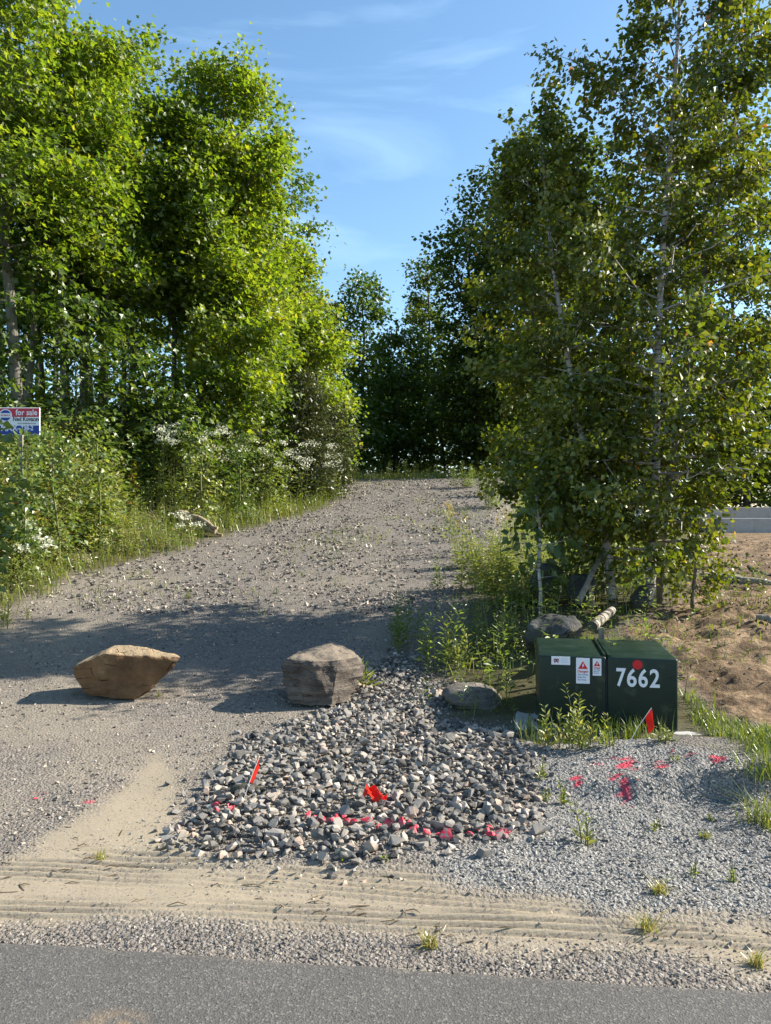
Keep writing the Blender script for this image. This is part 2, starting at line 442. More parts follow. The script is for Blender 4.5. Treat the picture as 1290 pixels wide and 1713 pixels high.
def ground_mat():
    m = NT('ground_surface'); p = m.pos()
    zc = m.node('ShaderNodeSeparateColor', {0: m.attr('zone', 'Color')})
    sandw, greyw, dirtw = zc.outputs[0], zc.outputs[1], zc.outputs[2]
    vegw, paintw = m.attr('veg'), m.attr('paint')
    big = m.noise(p, 0.7, 4); mid = m.noise(p, 5, 4)
    cell = m.voro(p, 55, out='Color'); cd = m.voro(p, 55)
    cell2 = m.voro(p, 130, out='Color')
    rnd = m.node('ShaderNodeSeparateColor', {0: cell}).outputs[0]
    rnd2 = m.node('ShaderNodeSeparateColor', {0: cell2}).outputs[1]
    stone = m.ramp(rnd, [(0, (0.05, 0.05, 0.052)), (0.3, (0.12, 0.11, 0.107)), (0.65, (0.24, 0.21, 0.192)), (1, (0.44, 0.40, 0.36))])
    fines = m.mix(mid, (0.165, 0.148, 0.132), (0.265, 0.235, 0.205))
    drv = m.mix(m.ramp(rnd2, [(0.35, 0.0), (0.6, 1.0)]), stone, fines)
    drv = m.mix(m.ramp(big, [(0.4, 0.0), (0.65, 0.55)]), drv, fines)
    gst = m.ramp(rnd2, [(0, (0.09, 0.09, 0.09)), (0.5, (0.22, 0.215, 0.208)), (1, (0.38, 0.37, 0.355))])
    sn = m.noise(p, 60, 5, 0.7)
    snd = m.mix(sn, (0.285, 0.238, 0.175), (0.41, 0.352, 0.262))
    snd = m.mix(m.ramp(m.noise(p, 2.2, 4), [(0.4, 0.0), (0.7, 0.4)]), snd, (0.30, 0.25, 0.195))
    snd = m.mix(m.ramp(rnd2, [(0.86, 0.0), (0.93, 0.7)]), snd, stone)
    dn = m.noise(p, 3.5, 6, 0.65)
    drt = m.mix(m.ramp(dn, [(0.40, 0.0), (0.60, 1.0)]), (0.125, 0.082, 0.048), (0.35, 0.245, 0.15))
    dn2 = m.noise(m.scale(p, (7, 17, 7)), 1.0, 5, 0.7)
    drt = m.mix(m.ramp(dn2, [(0.36, 0.75), (0.52, 0.0)]), drt, (0.095, 0.068, 0.046))
    soil = m.mix(mid, (0.055, 0.05, 0.025), (0.11, 0.10, 0.045))
    c = m.mix(greyw, drv, gst); c = m.mix(sandw, c, snd); c = m.mix(dirtw, c, drt); c = m.mix(vegw, c, soil)
    pn = m.ramp(m.math('MULTIPLY', paintw, m.math('ADD', m.ramp(rnd2, [(0.1, 0.3), (0.6, 1.0)]), 0.15)), [(0.2, 0.0), (0.55, 0.92)])
    c = m.mix(pn, c, (0.62, 0.055, 0.10))
    c = m.mix(1.0, c, (0.80, 0.79, 0.77), 'MULTIPLY')
    hard = m.math('SUBTRACT', 1.0, m.math('MAXIMUM', sandw, m.math('MAXIMUM', dirtw, vegw)), True)
    h = m.math('MULTIPLY', m.math('SUBTRACT', 0.6, cd), hard)
    h = m.math('ADD', h, m.math('MULTIPLY', m.voro(p, 130), m.math('MULTIPLY', hard, -0.4)))
    h = m.math('ADD', h, m.math('MULTIPLY', sn, 0.25))
    h = m.math('ADD', h, m.math('MULTIPLY', m.noise(p, 18, 5, 0.7), m.math('MULTIPLY', dirtw, 2.6)))
    h = m.math('ADD', h, m.math('MULTIPLY', dn2, m.math('MULTIPLY', dirtw, 3.0)))
    return m.principled(c, 0.92, 0.15, m.bump(h, 0.9, 0.014))
M['ground'] = ground_mat()

def build_ground():
    ii, jj = np.meshgrid(np.arange(NY - 1), np.arange(NX - 1), indexing='ij')
    a = (ii * NX + jj).ravel(); quads = np.stack([a, a + 1, a + NX + 1, a + NX], 1)
    V = np.stack([GX.ravel(), GY.ravel(), GZ.ravel()], 1)
    cx = V[quads, 0].mean(1); cyy = V[quads, 1].mean(1)
    W = np.stack([Zs.ravel()[quads].mean(1), Zg.ravel()[quads].mean(1), Zd.ravel()[quads].mean(1), Zv.ravel()[quads].mean(1)], 1)
    k = np.where(W.max(1) > 0.5, W.argmax(1), 4)
    far = (cyy < 1.9)
    k[far] = 0
    names = ['sand_verge', 'grey_gravel_ground', 'dirt_lot_ground', 'woodland_ground', 'gravel_road_ground']
    labs = ['pale tyre-marked sand strip beside the asphalt road', 'ground of fine grey gravel in front of the green cabinet', 'bare brown churned dirt lot behind the green cabinet', 'weedy soil under the trees beside the driveway', 'grey-brown gravel driveway climbing between the trees']
    for i, nm in enumerate(names):
        q = quads[k == i]
        used, inv = np.unique(q.ravel(), return_inverse=True)
        me = bpy.data.meshes.new(nm)
        me.vertices.add(len(used)); me.vertices.foreach_set('co', V[used].astype(np.float32).ravel())
        me.loops.add(len(q) * 4); me.loops.foreach_set('vertex_index', inv.astype(np.int32))
        me.polygons.add(len(q)); me.polygons.foreach_set('loop_start', np.arange(0, len(q) * 4, 4, dtype=np.int32))
        me.update(calc_edges=True)
        me.polygons.foreach_set('use_smooth', np.ones(len(q), bool))
        ca = me.color_attributes.new('zone', 'FLOAT_COLOR', 'POINT')
        z = np.stack([Zs.ravel()[used], Zg.ravel()[used], Zd.ravel()[used], np.ones(len(used))], 1)
        ca.data.foreach_set('color', z.astype(np.float32).ravel())
        for an, arr in (('veg', Zv), ('paint', Zp)):
            at_ = me.attributes.new(an, 'FLOAT', 'POINT'); at_.data.foreach_set('value', arr.ravel()[used].astype(np.float32))
        me.materials.append(M['ground'])
        tag(link(nm, me), labs[i], kind='structure')
build_ground()

def asphalt_mat():
    m = NT('asphalt'); p = m.pos()
    v = m.voro(p, 150, out='Color'); r = m.node('ShaderNodeSeparateColor', {0: v}).outputs[0]
    d = m.voro(p, 150)
    base = m.mix(m.noise(p, 1.5, 5), (0.115, 0.112, 0.11), (0.165, 0.158, 0.15))
    c = m.mix(m.ramp(r, [(0, 0.6), (0.25, 0.0)]), base, (0.05, 0.05, 0.052))
    c = m.mix(m.ramp(r, [(0.80, 0.0), (0.95, 0.5)]), c, (0.34, 0.325, 0.30))
    sp = m.node('ShaderNodeVectorMath', {0: p, 1: (-0.85, 2.32, 0.0)}, operation='DISTANCE').outputs['Value']
    spill = m.math('MULTIPLY', m.ramp(sp, [(0.0, 1.0), (0.16, 0.0)]), m.ramp(m.noise(p, 22, 5), [(0.40, 0.0), (0.55, 1.0)]))
    c = m.mix(spill, c, (0.40, 0.29, 0.17))
    c = m.mix(1.0, c, (0.62, 0.605, 0.585), 'MULTIPLY')
    return m.principled(c, 0.85, 0.25, m.bump(m.math('ADD', d, m.math('MULTIPLY', m.noise(p, 300, 2), 0.3)), 0.5, 0.004))
M['asphalt'] = asphalt_mat()
def build_road():
    g = Geo()
    x = np.concatenate([np.arange(-200, -6, 4.0), np.arange(-6, 6, 0.03), np.arange(6, 201, 4.0)])
    e = edge(x) + np.where(np.abs(x) < 6, 0.035 * (fbm(x * 5, x * 0 + 1, 13, 4) - 0.5) + 0.015 * (fbm(x * 22, x * 0 + 5, 15, 2) - 0.5), 0)
    rows = [(e - 8.0, 0.03), (e - 2.0, 0.025), (e - 0.25, 0.012), (e - 0.03, 0.004), (e, -0.004), (e + 0.012, -0.06)]
    V = np.concatenate([np.stack([x, r, np.full_like(x, z)], 1) for r, z in rows])
    n = len(x); F = []
    for k in range(len(rows) - 1):
        a = np.arange(n - 1) + k * n
        F.append(np.stack([a, a + 1, a + n + 1], 1)); F.append(np.stack([a, a + n + 1, a + n], 1))
    g.add(V, np.concatenate(F))
    tag(g.build('asphalt_road', M['asphalt'], smoothf=False), 'grey asphalt road edge running along the bottom of the view', kind='structure')
build_road()

# ------------------------------------------------------------------ loose stones
def stone_mat(name, stops, use_random=False):
    m = NT(name); p = m.pos()
    f = m.node('ShaderNodeObjectInfo').outputs['Random'] if use_random else m.attr('tint')
    c = m.ramp(f, stops)
    n = m.noise(p, 60, 5, 0.65)
    c = m.mix(m.math('MULTIPLY', m.ramp(n, [(0.35, 0.0), (0.7, 1.0)]), 0.45), c, m.mix(1.0, c, (1.45, 1.4, 1.35), 'MULTIPLY'))
    c = m.mix(m.ramp(m.noise(p, 14, 3), [(0.55, 0.0), (0.75, 0.35)]), c, (0.33, 0.27, 0.21))
    c = m.mix(m.ramp(m.noise(p, 8, 4), [(0.45, 0.0), (0.62, 0.4)]), c, (0.26, 0.235, 0.20))
    c = m.mix(1.0, c, (0.92, 0.885, 0.83), 'MULTIPLY')
    return m.principled(c, 0.85, 0.2, m.bump(n, 0.5, 0.006))
CRUSH = [(0, (0.055, 0.056, 0.06)), (0.25, (0.11, 0.112, 0.115)), (0.5, (0.18, 0.178, 0.176)), (0.72, (0.255, 0.245, 0.235)), (0.86, (0.35, 0.32, 0.285)), (0.93, (0.34, 0.26, 0.22)), (1, (0.5, 0.48, 0.45))]
M['crushed'] = stone_mat('crushed_stone', CRUSH)
M['crushed_single'] = stone_mat('crushed_stone_single', CRUSH, True)
M['pebble'] = stone_mat('pebble', [(0, (0.05, 0.05, 0.053)), (0.3, (0.12, 0.112, 0.108)), (0.7, (0.25, 0.222, 0.2)), (1, (0.46, 0.42, 0.37))])
M['grey_pebble'] = stone_mat('grey_pebble', [(0, (0.09, 0.09, 0.09)), (0.5, (0.235, 0.23, 0.222)), (1, (0.46, 0.45, 0.43))])
def red_mat():
    m = NT('red_spray_paint'); p = m.pos()
    n = m.noise(p, 45, 4)
    f2 = m.noise(p, 160, 3)
    uz = m.node('ShaderNodeSeparateXYZ', {0: m.node('ShaderNodeNewGeometry').outputs['Normal']}).outputs['Z']
    k = m.math('MULTIPLY', m.math('MULTIPLY', m.ramp(uz, [(0.0, 0.15), (0.45, 1.0)]), m.ramp(n, [(0.46, 1.0), (0.62, 0.0)])), m.ramp(f2, [(0.62, 1.0), (0.72, 0.3)]))
    return m.principled(m.mix(k, (0.21, 0.195, 0.185), (0.58, 0.03, 0.055)), 0.7, 0.25)
M['red_paint'] = red_mat()

def rock_templates(n, npts, seed):
    r = np.random.RandomState(seed); out = []
    for _ in range(n):
        p = r.normal(size=(npts, 3)); p = p / np.linalg.norm(p, axis=1, keepdims=True) * r.uniform(0.75, 1.1, (npts, 1))
        p *= np.array([1, r.uniform(0.6, 0.95), r.uniform(0.42, 0.75)]) * 0.5
        out.append(hull_np(p))
    return out
ROCK_S = rock_templates(10, 7, 3)
ROCK_L = rock_templates(14, 13, 4)

def rand_rot(n, r, tilt=0.5):
    az = r.uniform(0, 2 * math.pi, n); ax = r.normal(0, tilt, n); ay = r.normal(0, tilt, n)
    cz, sz, cx_, sx_, cy_, sy_ = np.cos(az), np.sin(az), np.cos(ax), np.sin(ax), np.cos(ay), np.sin(ay)
    O, I = np.zeros(n), np.ones(n)
    Rz = np.stack([np.stack([cz, -sz, O], 1), np.stack([sz, cz, O], 1), np.stack([O, O, I], 1)], 1)
    Rx = np.stack([np.stack([I, O, O], 1), np.stack([O, cx_, -sx_], 1), np.stack([O, sx_, cx_], 1)], 1)
    Ry = np.stack([np.stack([cy_, O, sy_], 1), np.stack([O, I, O], 1), np.stack([-sy_, O, cy_], 1)], 1)
    return Rz @ Rx @ Ry

def scatter(g, temps, pos, R, s, tint, mi):
    which = np.arange(len(pos)) % len(temps)
    for k, (tv, tf) in enumerate(temps):
        sel = which == k; c = int(sel.sum())
        if not c: continue
        V = np.einsum('nij,vj->nvi', R[sel], tv) * s[sel][:, None, None] + pos[sel][:, None, :]
        F = tf[None] + (np.arange(c) * len(tv))[:, None, None]
        g.add(V, F, np.repeat(tint[sel], len(tf)), np.repeat(mi[sel], len(tf)))

def pebbles(name, label, n, xr_, yr_, size, mats, keep, seed, bury=0.12):
    r = np.random.RandomState(seed)
    x = r.uniform(*xr_, n); y = yr_[0] + (yr_[1] - yr_[0]) * r.uniform(0, 1, n)
    k = keep(x, y) > r.uniform(0, 1, n)
    x, y = x[k], y[k]; n = len(x)
    s = size[0] * (size[1] / size[0]) ** (r.uniform(0, 1, n) ** 1.8)
    pos = np.stack([x, y, HF(x, y) + s * bury], 1)
    pw = paint_at(x, y)
    g = Geo()
    scatter(g, ROCK_S, pos, rand_rot(n, r, 0.4), s, r.uniform(0, 1, n), np.where(pw > r.uniform(0.25, 0.75, n), 1, 0))
    return tag(g.build(name, [mats, M['red_paint']]), label, kind='stuff')

def k_shoulder(x, y):
    v = y - edge(x); xx = 0.13 + 0.16 * smooth(-1, 1.3, x) + 0.22 * (fbm(x * 3, y * 3, 31, 3) - 0.5)
    return smooth(xx + 0.16, xx - 0.02, v) * (v > 0.0)
pebbles('shoulder_gravel', 'loose small gravel along the edge of the asphalt', 17000, (-2.6, 2.4), (2.4, 3.5), (0.006, 0.022), M['pebble'], k_shoulder, 11)
def k_sand(x, y):
    sand, grey, dirt, veg = zones(x, y)
    return sand * (0.16 + 0.7 * smooth(0.55, 0.75, fbm(x * 2.5, y * 5, 37, 3)))
pebbles('sand_pebbles', 'small scattered pebbles and chips on the sand strip', 15000, (-3, 3), (2.7, 5), (0.005, 0.017), M['pebble'], k_sand, 12)
def k_drive(x, y):
    sand, grey, dirt, veg = zones(x, y)
    return np.clip(1 - sand * 1.1 - grey - dirt - veg, 0, 1) * (0.35 + 0.65 * smooth(0.35, 0.6, fbm(x * 1.2, y * 1.2, 39, 3)))
pebbles('driveway_gravel', 'small crushed gravel over the lower driveway', 60000, (-6.2, 1.6), (3.5, 11), (0.010, 0.042), M['pebble'], k_drive, 13)
pebbles('driveway_upper_gravel', 'coarser broken gravel over the upper driveway slope', 38000, (-5.5, 4.2), (9.5, 26), (0.03, 0.105), M['pebble'], k_drive, 14)
def k_grey(x, y):
    sand, grey, dirt, veg = zones(x, y)
    return grey * (0.4 + 0.6 * smooth(0.3, 0.6, fbm(x * 3, y * 3, 47, 3)))
pebbles('grey_gravel', 'fine loose grey gravel on the low mound', 34000, (-0.2, 4.2), (2.8, 5.6), (0.008, 0.030), M['grey_pebble'], k_grey, 15)
def k_dirt(x, y):
    sand, grey, dirt, veg = zones(x, y)
    return dirt * smooth(0.38, 0.62, fbm(x * 1.7, y * 2.7, 49, 3))
M['clod'] = stone_mat('earth_clod', [(0, (0.10, 0.07, 0.046)), (0.6, (0.21, 0.155, 0.105)), (1, (0.36, 0.28, 0.19))])
pebbles('earth_clods', 'crumbled earth clods over the bare dirt lot', 26000, (1.5, 12), (5.5, 22), (0.015, 0.09), M['clod'], k_dirt, 16)

def verge_litter():
    r = np.random.RandomState(17); g = Geo()
    n = 330; x = r.uniform(-2.6, 2.6, n); y = edge(x) + r.uniform(0.12, 1.05, n) ** 1.0
    k = zones(x, y)[0] * smooth(.35, .6, fbm(x * 3, y * 3, 57, 3)) > r.uniform(0, .6, n)
    for x_, y_ in zip(x[k], y[k]):
        a = r.uniform(-.7, .7) + (math.pi / 2 if r.uniform() < .25 else 0); l = r.uniform(.012, .05); d = np.array([math.cos(a), math.sin(a), 0]) * l
        z_ = float(HF(x_, y_)) + .002; c = np.array([x_, y_, z_])
        tube(g, [c - d, c + [0, 0, r.uniform(0, .008)] + r.normal(0, .004, 3), c + d], [.0015, .0024, .001], 4, r.uniform(0, .5))
    tag(g.build('verge_litter', M['dry_stem']), 'dark twig scraps and dry litter over the sand strip', kind='stuff')
verge_litter()

def stone_bed():
    r = np.random.RandomState(21)
    xs_, ys_ = np.meshgrid(np.arange(-1.7, 1.6, 0.042), np.arange(3.3, 8.5, 0.046))
    x = (xs_ + r.uniform(-.022, .022, xs_.shape)).ravel(); y = (ys_ + r.uniform(-.024, .024, ys_.shape)).ravel()
    sd = poly_sd(x, y, BED) + 0.12 * (fbm(x * 5, y * 5, 19, 3) - 0.5)
    k = (sd > -0.45) & (r.uniform(0, 1, len(x)) < np.where(sd > 0, 0.35 + smooth(0, 0.12, sd), 0.10 * smooth(-0.3, 0, sd) ** 2))
    x, y, sd = x[k], y[k], sd[k]; n = len(x)
    s = 0.033 * (2.5 ** r.uniform(0, 1, n)) * r.uniform(0.85, 1.1, n)
    s = np.where(r.uniform(0, 1, n) < 0.06, s * 1.45, s)
    pos = np.stack([x, y, HF(x, y) + 0.022 * smooth(0, 0.25, sd) + s * r.uniform(-0.12, 0.30, n)], 1)
    R = rand_rot(n, r, 0.32); tint = r.uniform(0, 1, n)
    line = []
    for a, b in (((520, 1374), (640, 1388)), ((640, 1388), (760, 1394)), ((760, 1394), (860, 1396)), ((366, 1354), (384, 1356))):
        p, q = ray(*a), ray(*b)
        t = np.clip(((x - p[0]) * (q - p)[0] + (y - p[1]) * (q - p)[1]) / ((q - p) @ (q - p)), 0, 1)
        line.append(np.hypot(x - p[0] - t * (q - p)[0], y - p[1] - t * (q - p)[1]))
    dl = np.min(line, 0)
    red = (dl < 0.04) & (r.uniform(0, 1, n) < 0.85)
    root = empty('stone_bed', (0, 4.6, 0))
    tag(root, 'bed of coarse broken stone laid between driveway and road', kind='structure')
    meshes = {}
    for i in range(len(ROCK_L)):
        for nm, mt in (('crushed', M['crushed_single']), ('red', M['red_paint'])):
            g = Geo(); g.add(*ROCK_L[i]); meshes[i, nm] = g.mesh('stone', mt)
    show = s / y; show[red] *= 1.6
    big = np.argsort(-show)[:296]; small = np.setdiff1d(np.arange(n), big)
    for j, i in enumerate(big):
        o = link('stone', meshes[j % len(ROCK_L), 'red' if red[i] else 'crushed'], root)
        mt = Matrix([list(R[i][k_]) for k_ in range(3)]).to_4x4()
        o.matrix_local = Matrix.Translation(Vector(pos[i]) - Vector((0, 4.6, 0))) @ mt @ Matrix.Scale(float(s[i]), 4)
        if red[i]: o['label'] = 'stone marked with red spray paint'
    g = Geo()
    P = pos[small] - np.array([0, 4.6, 0])
    scatter(g, ROCK_L, P, R[small], s[small], tint[small], np.where(red[small], 1, 0))
    tag(g.build('small_stones', [M['crushed'], M['red_paint']], root), kind='stuff')
    r2 = np.random.RandomState(22)
stone_bed()
pebbles('bed_fines', 'grit and small chips filling the gaps of the crushed stone', 12000, (-1.7, 1.6), (3.3, 8.2), (0.010, 0.034), M['grey_pebble'], lambda x, y: smooth(-0.25, 0.1, poly_sd(x, y, BED) + 0.1 * (fbm(x * 5, y * 5, 19, 3) - .5)), 23, 0.3)

# ------------------------------------------------------------------ boulders
def boulder_mat(name, a, b, c, strata=0.0, scale=5, rot=(0, 0, 0), pale_top=None):
    m = NT(name); p = m.obj()
    f = m.noise(p, scale, 6, 0.65); fine = m.noise(p, scale * 9, 5, 0.7)
    st = m.noise(m.scale(p, (2.2, 2.2, 26), rot), 1.2, 5, 0.6, 0.4)
    col = m.mix(m.ramp(f, [(0.35, 0.0), (0.65, 1.0)]), a, b)
    col = m.mix(m.math('MULTIPLY', m.ramp(st, [(0.45, 0.0), (0.58, 1.0)]), strata), col, c)
    col = m.mix(m.ramp(fine, [(0.55, 0.0), (0.75, 0.5)]), col, tuple(0.5 * v for v in a))
    col = m.mix(m.ramp(m.noise(p, scale * 2.3, 5), [(0.62, 0.0), (0.72, 0.5)]), col, c)
    if pale_top:      # pale weathered tone on upward faces, with their sunlit look painted in
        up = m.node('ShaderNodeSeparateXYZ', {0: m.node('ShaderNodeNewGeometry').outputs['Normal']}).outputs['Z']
        col = m.mix(m.math('MULTIPLY', m.ramp(m.math('ADD', up, m.math('MULTIPLY', m.math('SUBTRACT', f, 0.5), 0.5)), [(0.6, 0.0), (0.85, 0.75)]), 1.0), col, pale_top)
    lich = m.voro(p, scale * 3.5)
    col = m.mix(m.math('MULTIPLY', m.ramp(lich, [(0.05, 0.5), (0.16, 0.0)]), m.ramp(m.noise(p, scale, 3), [(0.5, 0.0), (0.6, 1.0)])), col, (0.30, 0.29, 0.25))
    crk = m.voro(m.scale(p, (1, 1, 2.2)), scale * 1.1, 'DISTANCE_TO_EDGE')
    ck = m.math('MULTIPLY', m.ramp(crk, [(0.0, 1.0), (0.022, 0.0)]), m.ramp(m.noise(p, scale * 1.3, 3), [(0.50, 0.0), (0.58, 1.0)]))
    col = m.mix(m.math('MULTIPLY', ck, 0.7), col, tuple(0.3 * v for v in a))
    h = m.math('ADD', m.math('MULTIPLY', fine, 0.6), m.math('MULTIPLY', st, strata * 1.6))
    h = m.math('SUBTRACT', h, m.math('MULTIPLY', ck, 0.7))
    return m.principled(col, 0.88, 0.15, m.bump(h, 1.0, 0.03))
M['brown_rock'] = boulder_mat('brown_rock', (0.115, 0.062, 0.030), (0.23, 0.13, 0.064), (0.36, 0.24, 0.13), 0.04, 4, pale_top=(0.37, 0.285, 0.18))
M['banded_rock'] = boulder_mat('banded_rock', (0.065, 0.053, 0.045), (0.15, 0.122, 0.10), (0.22, 0.19, 0.155), 0.45, 6, (0.05, 0.1, 0), pale_top=(0.25, 0.205, 0.155))
M['pale_rock'] = boulder_mat('pale_rock', (0.13, 0.115, 0.098), (0.23, 0.205, 0.175), (0.10, 0.092, 0.085), 0.5, 5, (0.1, -0.35, 0))
M['mossy_rock'] = boulder_mat('mossy_rock', (0.05, 0.05, 0.047), (0.13, 0.125, 0.12), (0.07, 0.09, 0.04), 0.4, 4)

def boulder(name, label, pts, mat, base, cuts=5, amp=0.018, strata=0.0, soft=2, seed=0, group=None, freq=6):
    """a rock from corner points (metres, relative to its base): hull, subdivided, softened and roughened"""
    bm = hull([Vector(p) for p in pts])
    bmesh.ops.dissolve_limit(bm, angle_limit=0.05, verts=bm.verts[:], edges=bm.edges[:])
    bmesh.ops.triangulate(bm, faces=bm.faces[:])
    for _ in range(3):
        le = [e for e in bm.edges if e.calc_length() > 0.10]
        if not le: break
        bmesh.ops.subdivide_edges(bm, edges=le, cuts=1, use_grid_fill=True)
        bmesh.ops.triangulate(bm, faces=bm.faces[:])
    for _ in range(soft): bmesh.ops.smooth_vert(bm, verts=bm.verts[:], factor=0.4, use_axis_x=True, use_axis_y=True, use_axis_z=True)
    for _ in range(2):
        le = [e for e in bm.edges if e.calc_length() > 0.028]
        if len(bm.faces) > 12000 or not le: break
        bmesh.ops.subdivide_edges(bm, edges=le, cuts=1)
        bmesh.ops.triangulate(bm, faces=bm.faces[:])
    bm.normal_update()
    off = Vector((seed * 3.1, seed * 1.7, seed))
    for v in bm.verts:
        n = noise.fractal(v.co * freq + off, 0.9, 2.1, 5) * amp
        if strata: n += strata * (0.5 - abs(((v.co.z + 0.06 * v.co.x + 0.02 * noise.noise(v.co * 4)) * 17) % 1 - 0.5)) * (0.4 + noise.noise(v.co * 3 + off))
        v.co += v.normal * n
    o = bm_obj(name, bm, mat, smoothf=True)
    o.location = base
    try:
        o.data.set_sharp_from_angle(angle=math.radians(32))
    except Exception: pass
    return tag(o, label, 'boulder', group)

def px_rel(px, py, d, base): return at(px, py, d) - base

b = G(215, 1167); b[2] -= 0.04
D = b[1]
fr, bk = D - 0.08, D + 0.36
pts = [px_rel(*q, b) for q in [(121, 1118, fr), (126, 1140, fr), (141, 1161, fr), (180, 1170, fr), (222, 1170, fr), (241, 1166, fr), (300, 1107, fr), (304, 1100, fr + .02), (172, 1093, fr + .01), (128, 1112, fr + .02),
                                  (126, 1115, bk - .1), (160, 1097, fr + .16), (193, 1077.5, fr + .2), (206, 1078, fr + .2), (302, 1095, fr + .10), (250, 1090, bk), (240, 1135, bk), (150, 1135, bk)]]
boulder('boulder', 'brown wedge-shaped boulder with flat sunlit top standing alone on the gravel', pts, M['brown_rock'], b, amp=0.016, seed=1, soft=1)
b = G(540, 1178); b[2] -= 0.04
D = b[1]; fr, bk = D - 0.05, D + 0.55
pts = [px_rel(*q, b) for q in [(474, 1110, fr + .08), (480, 1103, fr + .1), (474, 1140, fr + .1), (486, 1168, fr + .05), (520, 1180, fr), (556, 1184, fr - .05), (566, 1105, fr + .05), (520, 1108, fr), (585, 1166, fr + .12), (604, 1130, fr + .25), (608, 1112, fr + .32), (598, 1099, fr + .3),
                                  (500, 1090, bk - .2), (520, 1084, bk), (556, 1077, bk), (590, 1088, bk - .05), (604, 1120, bk), (480, 1130, bk - .1), (540, 1150, bk)]]
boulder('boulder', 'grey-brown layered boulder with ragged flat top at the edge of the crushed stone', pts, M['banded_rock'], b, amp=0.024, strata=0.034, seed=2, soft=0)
b = G(790, 1184); b[2] -= 0.02
D = b[1]; fr, bk = D - 0.06, D + 0.5
pts = [px_rel(*q, b) for q in [(732, 1158, fr + .15), (740, 1172, fr + .1), (765, 1186, fr + .02), (800, 1198, fr), (836, 1204, fr + .02), (847, 1188, fr + .15), (842, 1172, fr + .2), (825, 1155, fr + .2), (745, 1147, fr + .2), (790, 1150, fr + .1),
                                  (768, 1140, bk - .1), (805, 1138, bk - .1), (828, 1148, bk), (745, 1150, bk - .15), (845, 1180, bk), (760, 1165, bk)]]
boulder('boulder', 'rounded pale striped boulder half shaded beside the green utility cabinet', pts, M['pale_rock'], b, amp=0.012, seed=3, soft=4)

def lump(label, pxc, pyb, d, w, h, dep, mat, seed, lean=0.0, flat=0.8):
    x = (pxc - CX) / FPX * d; base = np.array([x, d, float(H0(x, d)) - 0.05])
    r = np.random.RandomState(seed); pts = []
    for _ in range(26):
        q = norm(r.normal(size=3)) * np.array([w / 2, dep / 2, h / 2 * 1.05]) * r.uniform(0.85, 1.1)
        q[2] = min(q[2], h / 2 * flat) + h / 2; q[0] += lean * q[2]
        pts.append(q)
    return boulder('boulder', label, pts, mat, base, amp=0.035, seed=seed, soft=2, freq=4)
lump('large dark grey boulder half buried in weeds just behind the green cabinet', 926, 1050, 7.4, 0.62, 0.42, 0.6, M['mossy_rock'], 31)
lump('dark rounded boulder in front of the bright bush, behind the larger boulder', 915, 975, 9.3, 0.46, 0.56, 0.5, M['mossy_rock'], 32)
lump('small black boulder under the leaning grey branch', 975, 1000, 8.9, 0.40, 0.46, 0.45, M['mossy_rock'], 33)
lump('leaning grey slab-like boulder at the foot of the tall birch', 1062, 1020, 8.7, 0.30, 0.36, 0.4, M['mossy_rock'], 34, lean=0.5)
# ------------------------------------------------------------------ lettering
def text_mesh(s, size, depth=0.0006, bold=0.0, align='LEFT', spacing=1.0):
    cu = bpy.data.curves.new('lettering', 'FONT')
    cu.body = s; cu.size = size; cu.extrude = depth; cu.offset = bold; cu.align_x = align; cu.space_character = spacing
    cu.resolution_u = 4
    o = bpy.data.objects.new('lettering', cu); COL.objects.link(o)
    dg = bpy.context.evaluated_depsgraph_get()
    me = bpy.data.meshes.new_from_object(o.evaluated_get(dg))
    bpy.data.objects.remove(o); bpy.data.curves.remove(cu)
    return me
STAND = Matrix.Rotation(math.radians(90), 4, 'X')          # lettering stands upright facing -Y
def put_text(name, s, size, loc, mat, parent, bold=0.0, align='LEFT', sx=1.0, depth=0.0006, spacing=1.0):
    me = text_mesh(s, size, depth, bold, align, spacing)
    me.materials.clear(); me.materials.append(mat)
    me.transform(Matrix.Translation(loc) @ STAND @ Matrix.Diagonal((sx, 1, 1, 1)))
    return link(name, me, parent)
def plate(name, x0, z0, x1, z1, y, th, mat, parent, r=0.0):
    bm = bevel_box((x0, y - th, z0), (x1, y, z1), min(r, th * 0.45) if r == 0 else th * 0.4, 1)
    return bm_obj(name, bm, mat, parent)
def shape(name, pts, y, th, mat, parent):
    """flat shape from (x, z) outline with a little thickness, facing -Y"""
    bm = bmesh.new()
    f = bm.faces.new([bm.verts.new((p[0], y, p[1])) for p in pts])
    ex = bmesh.ops.extrude_face_region(bm, geom=[f])
    for v in [e for e in ex['geom'] if isinstance(e, bmesh.types.BMVert)]: v.co.y -= th
    bmesh.ops.recalc_face_normals(bm, faces=bm.faces[:])
    return bm_obj(name, bm, mat, parent)
def disc(cx, cz, rx, rz, n=28): return [(cx + rx * math.cos(a), cz + rz * math.sin(a)) for a in np.linspace(0, 2 * math.pi, n, endpoint=False)]

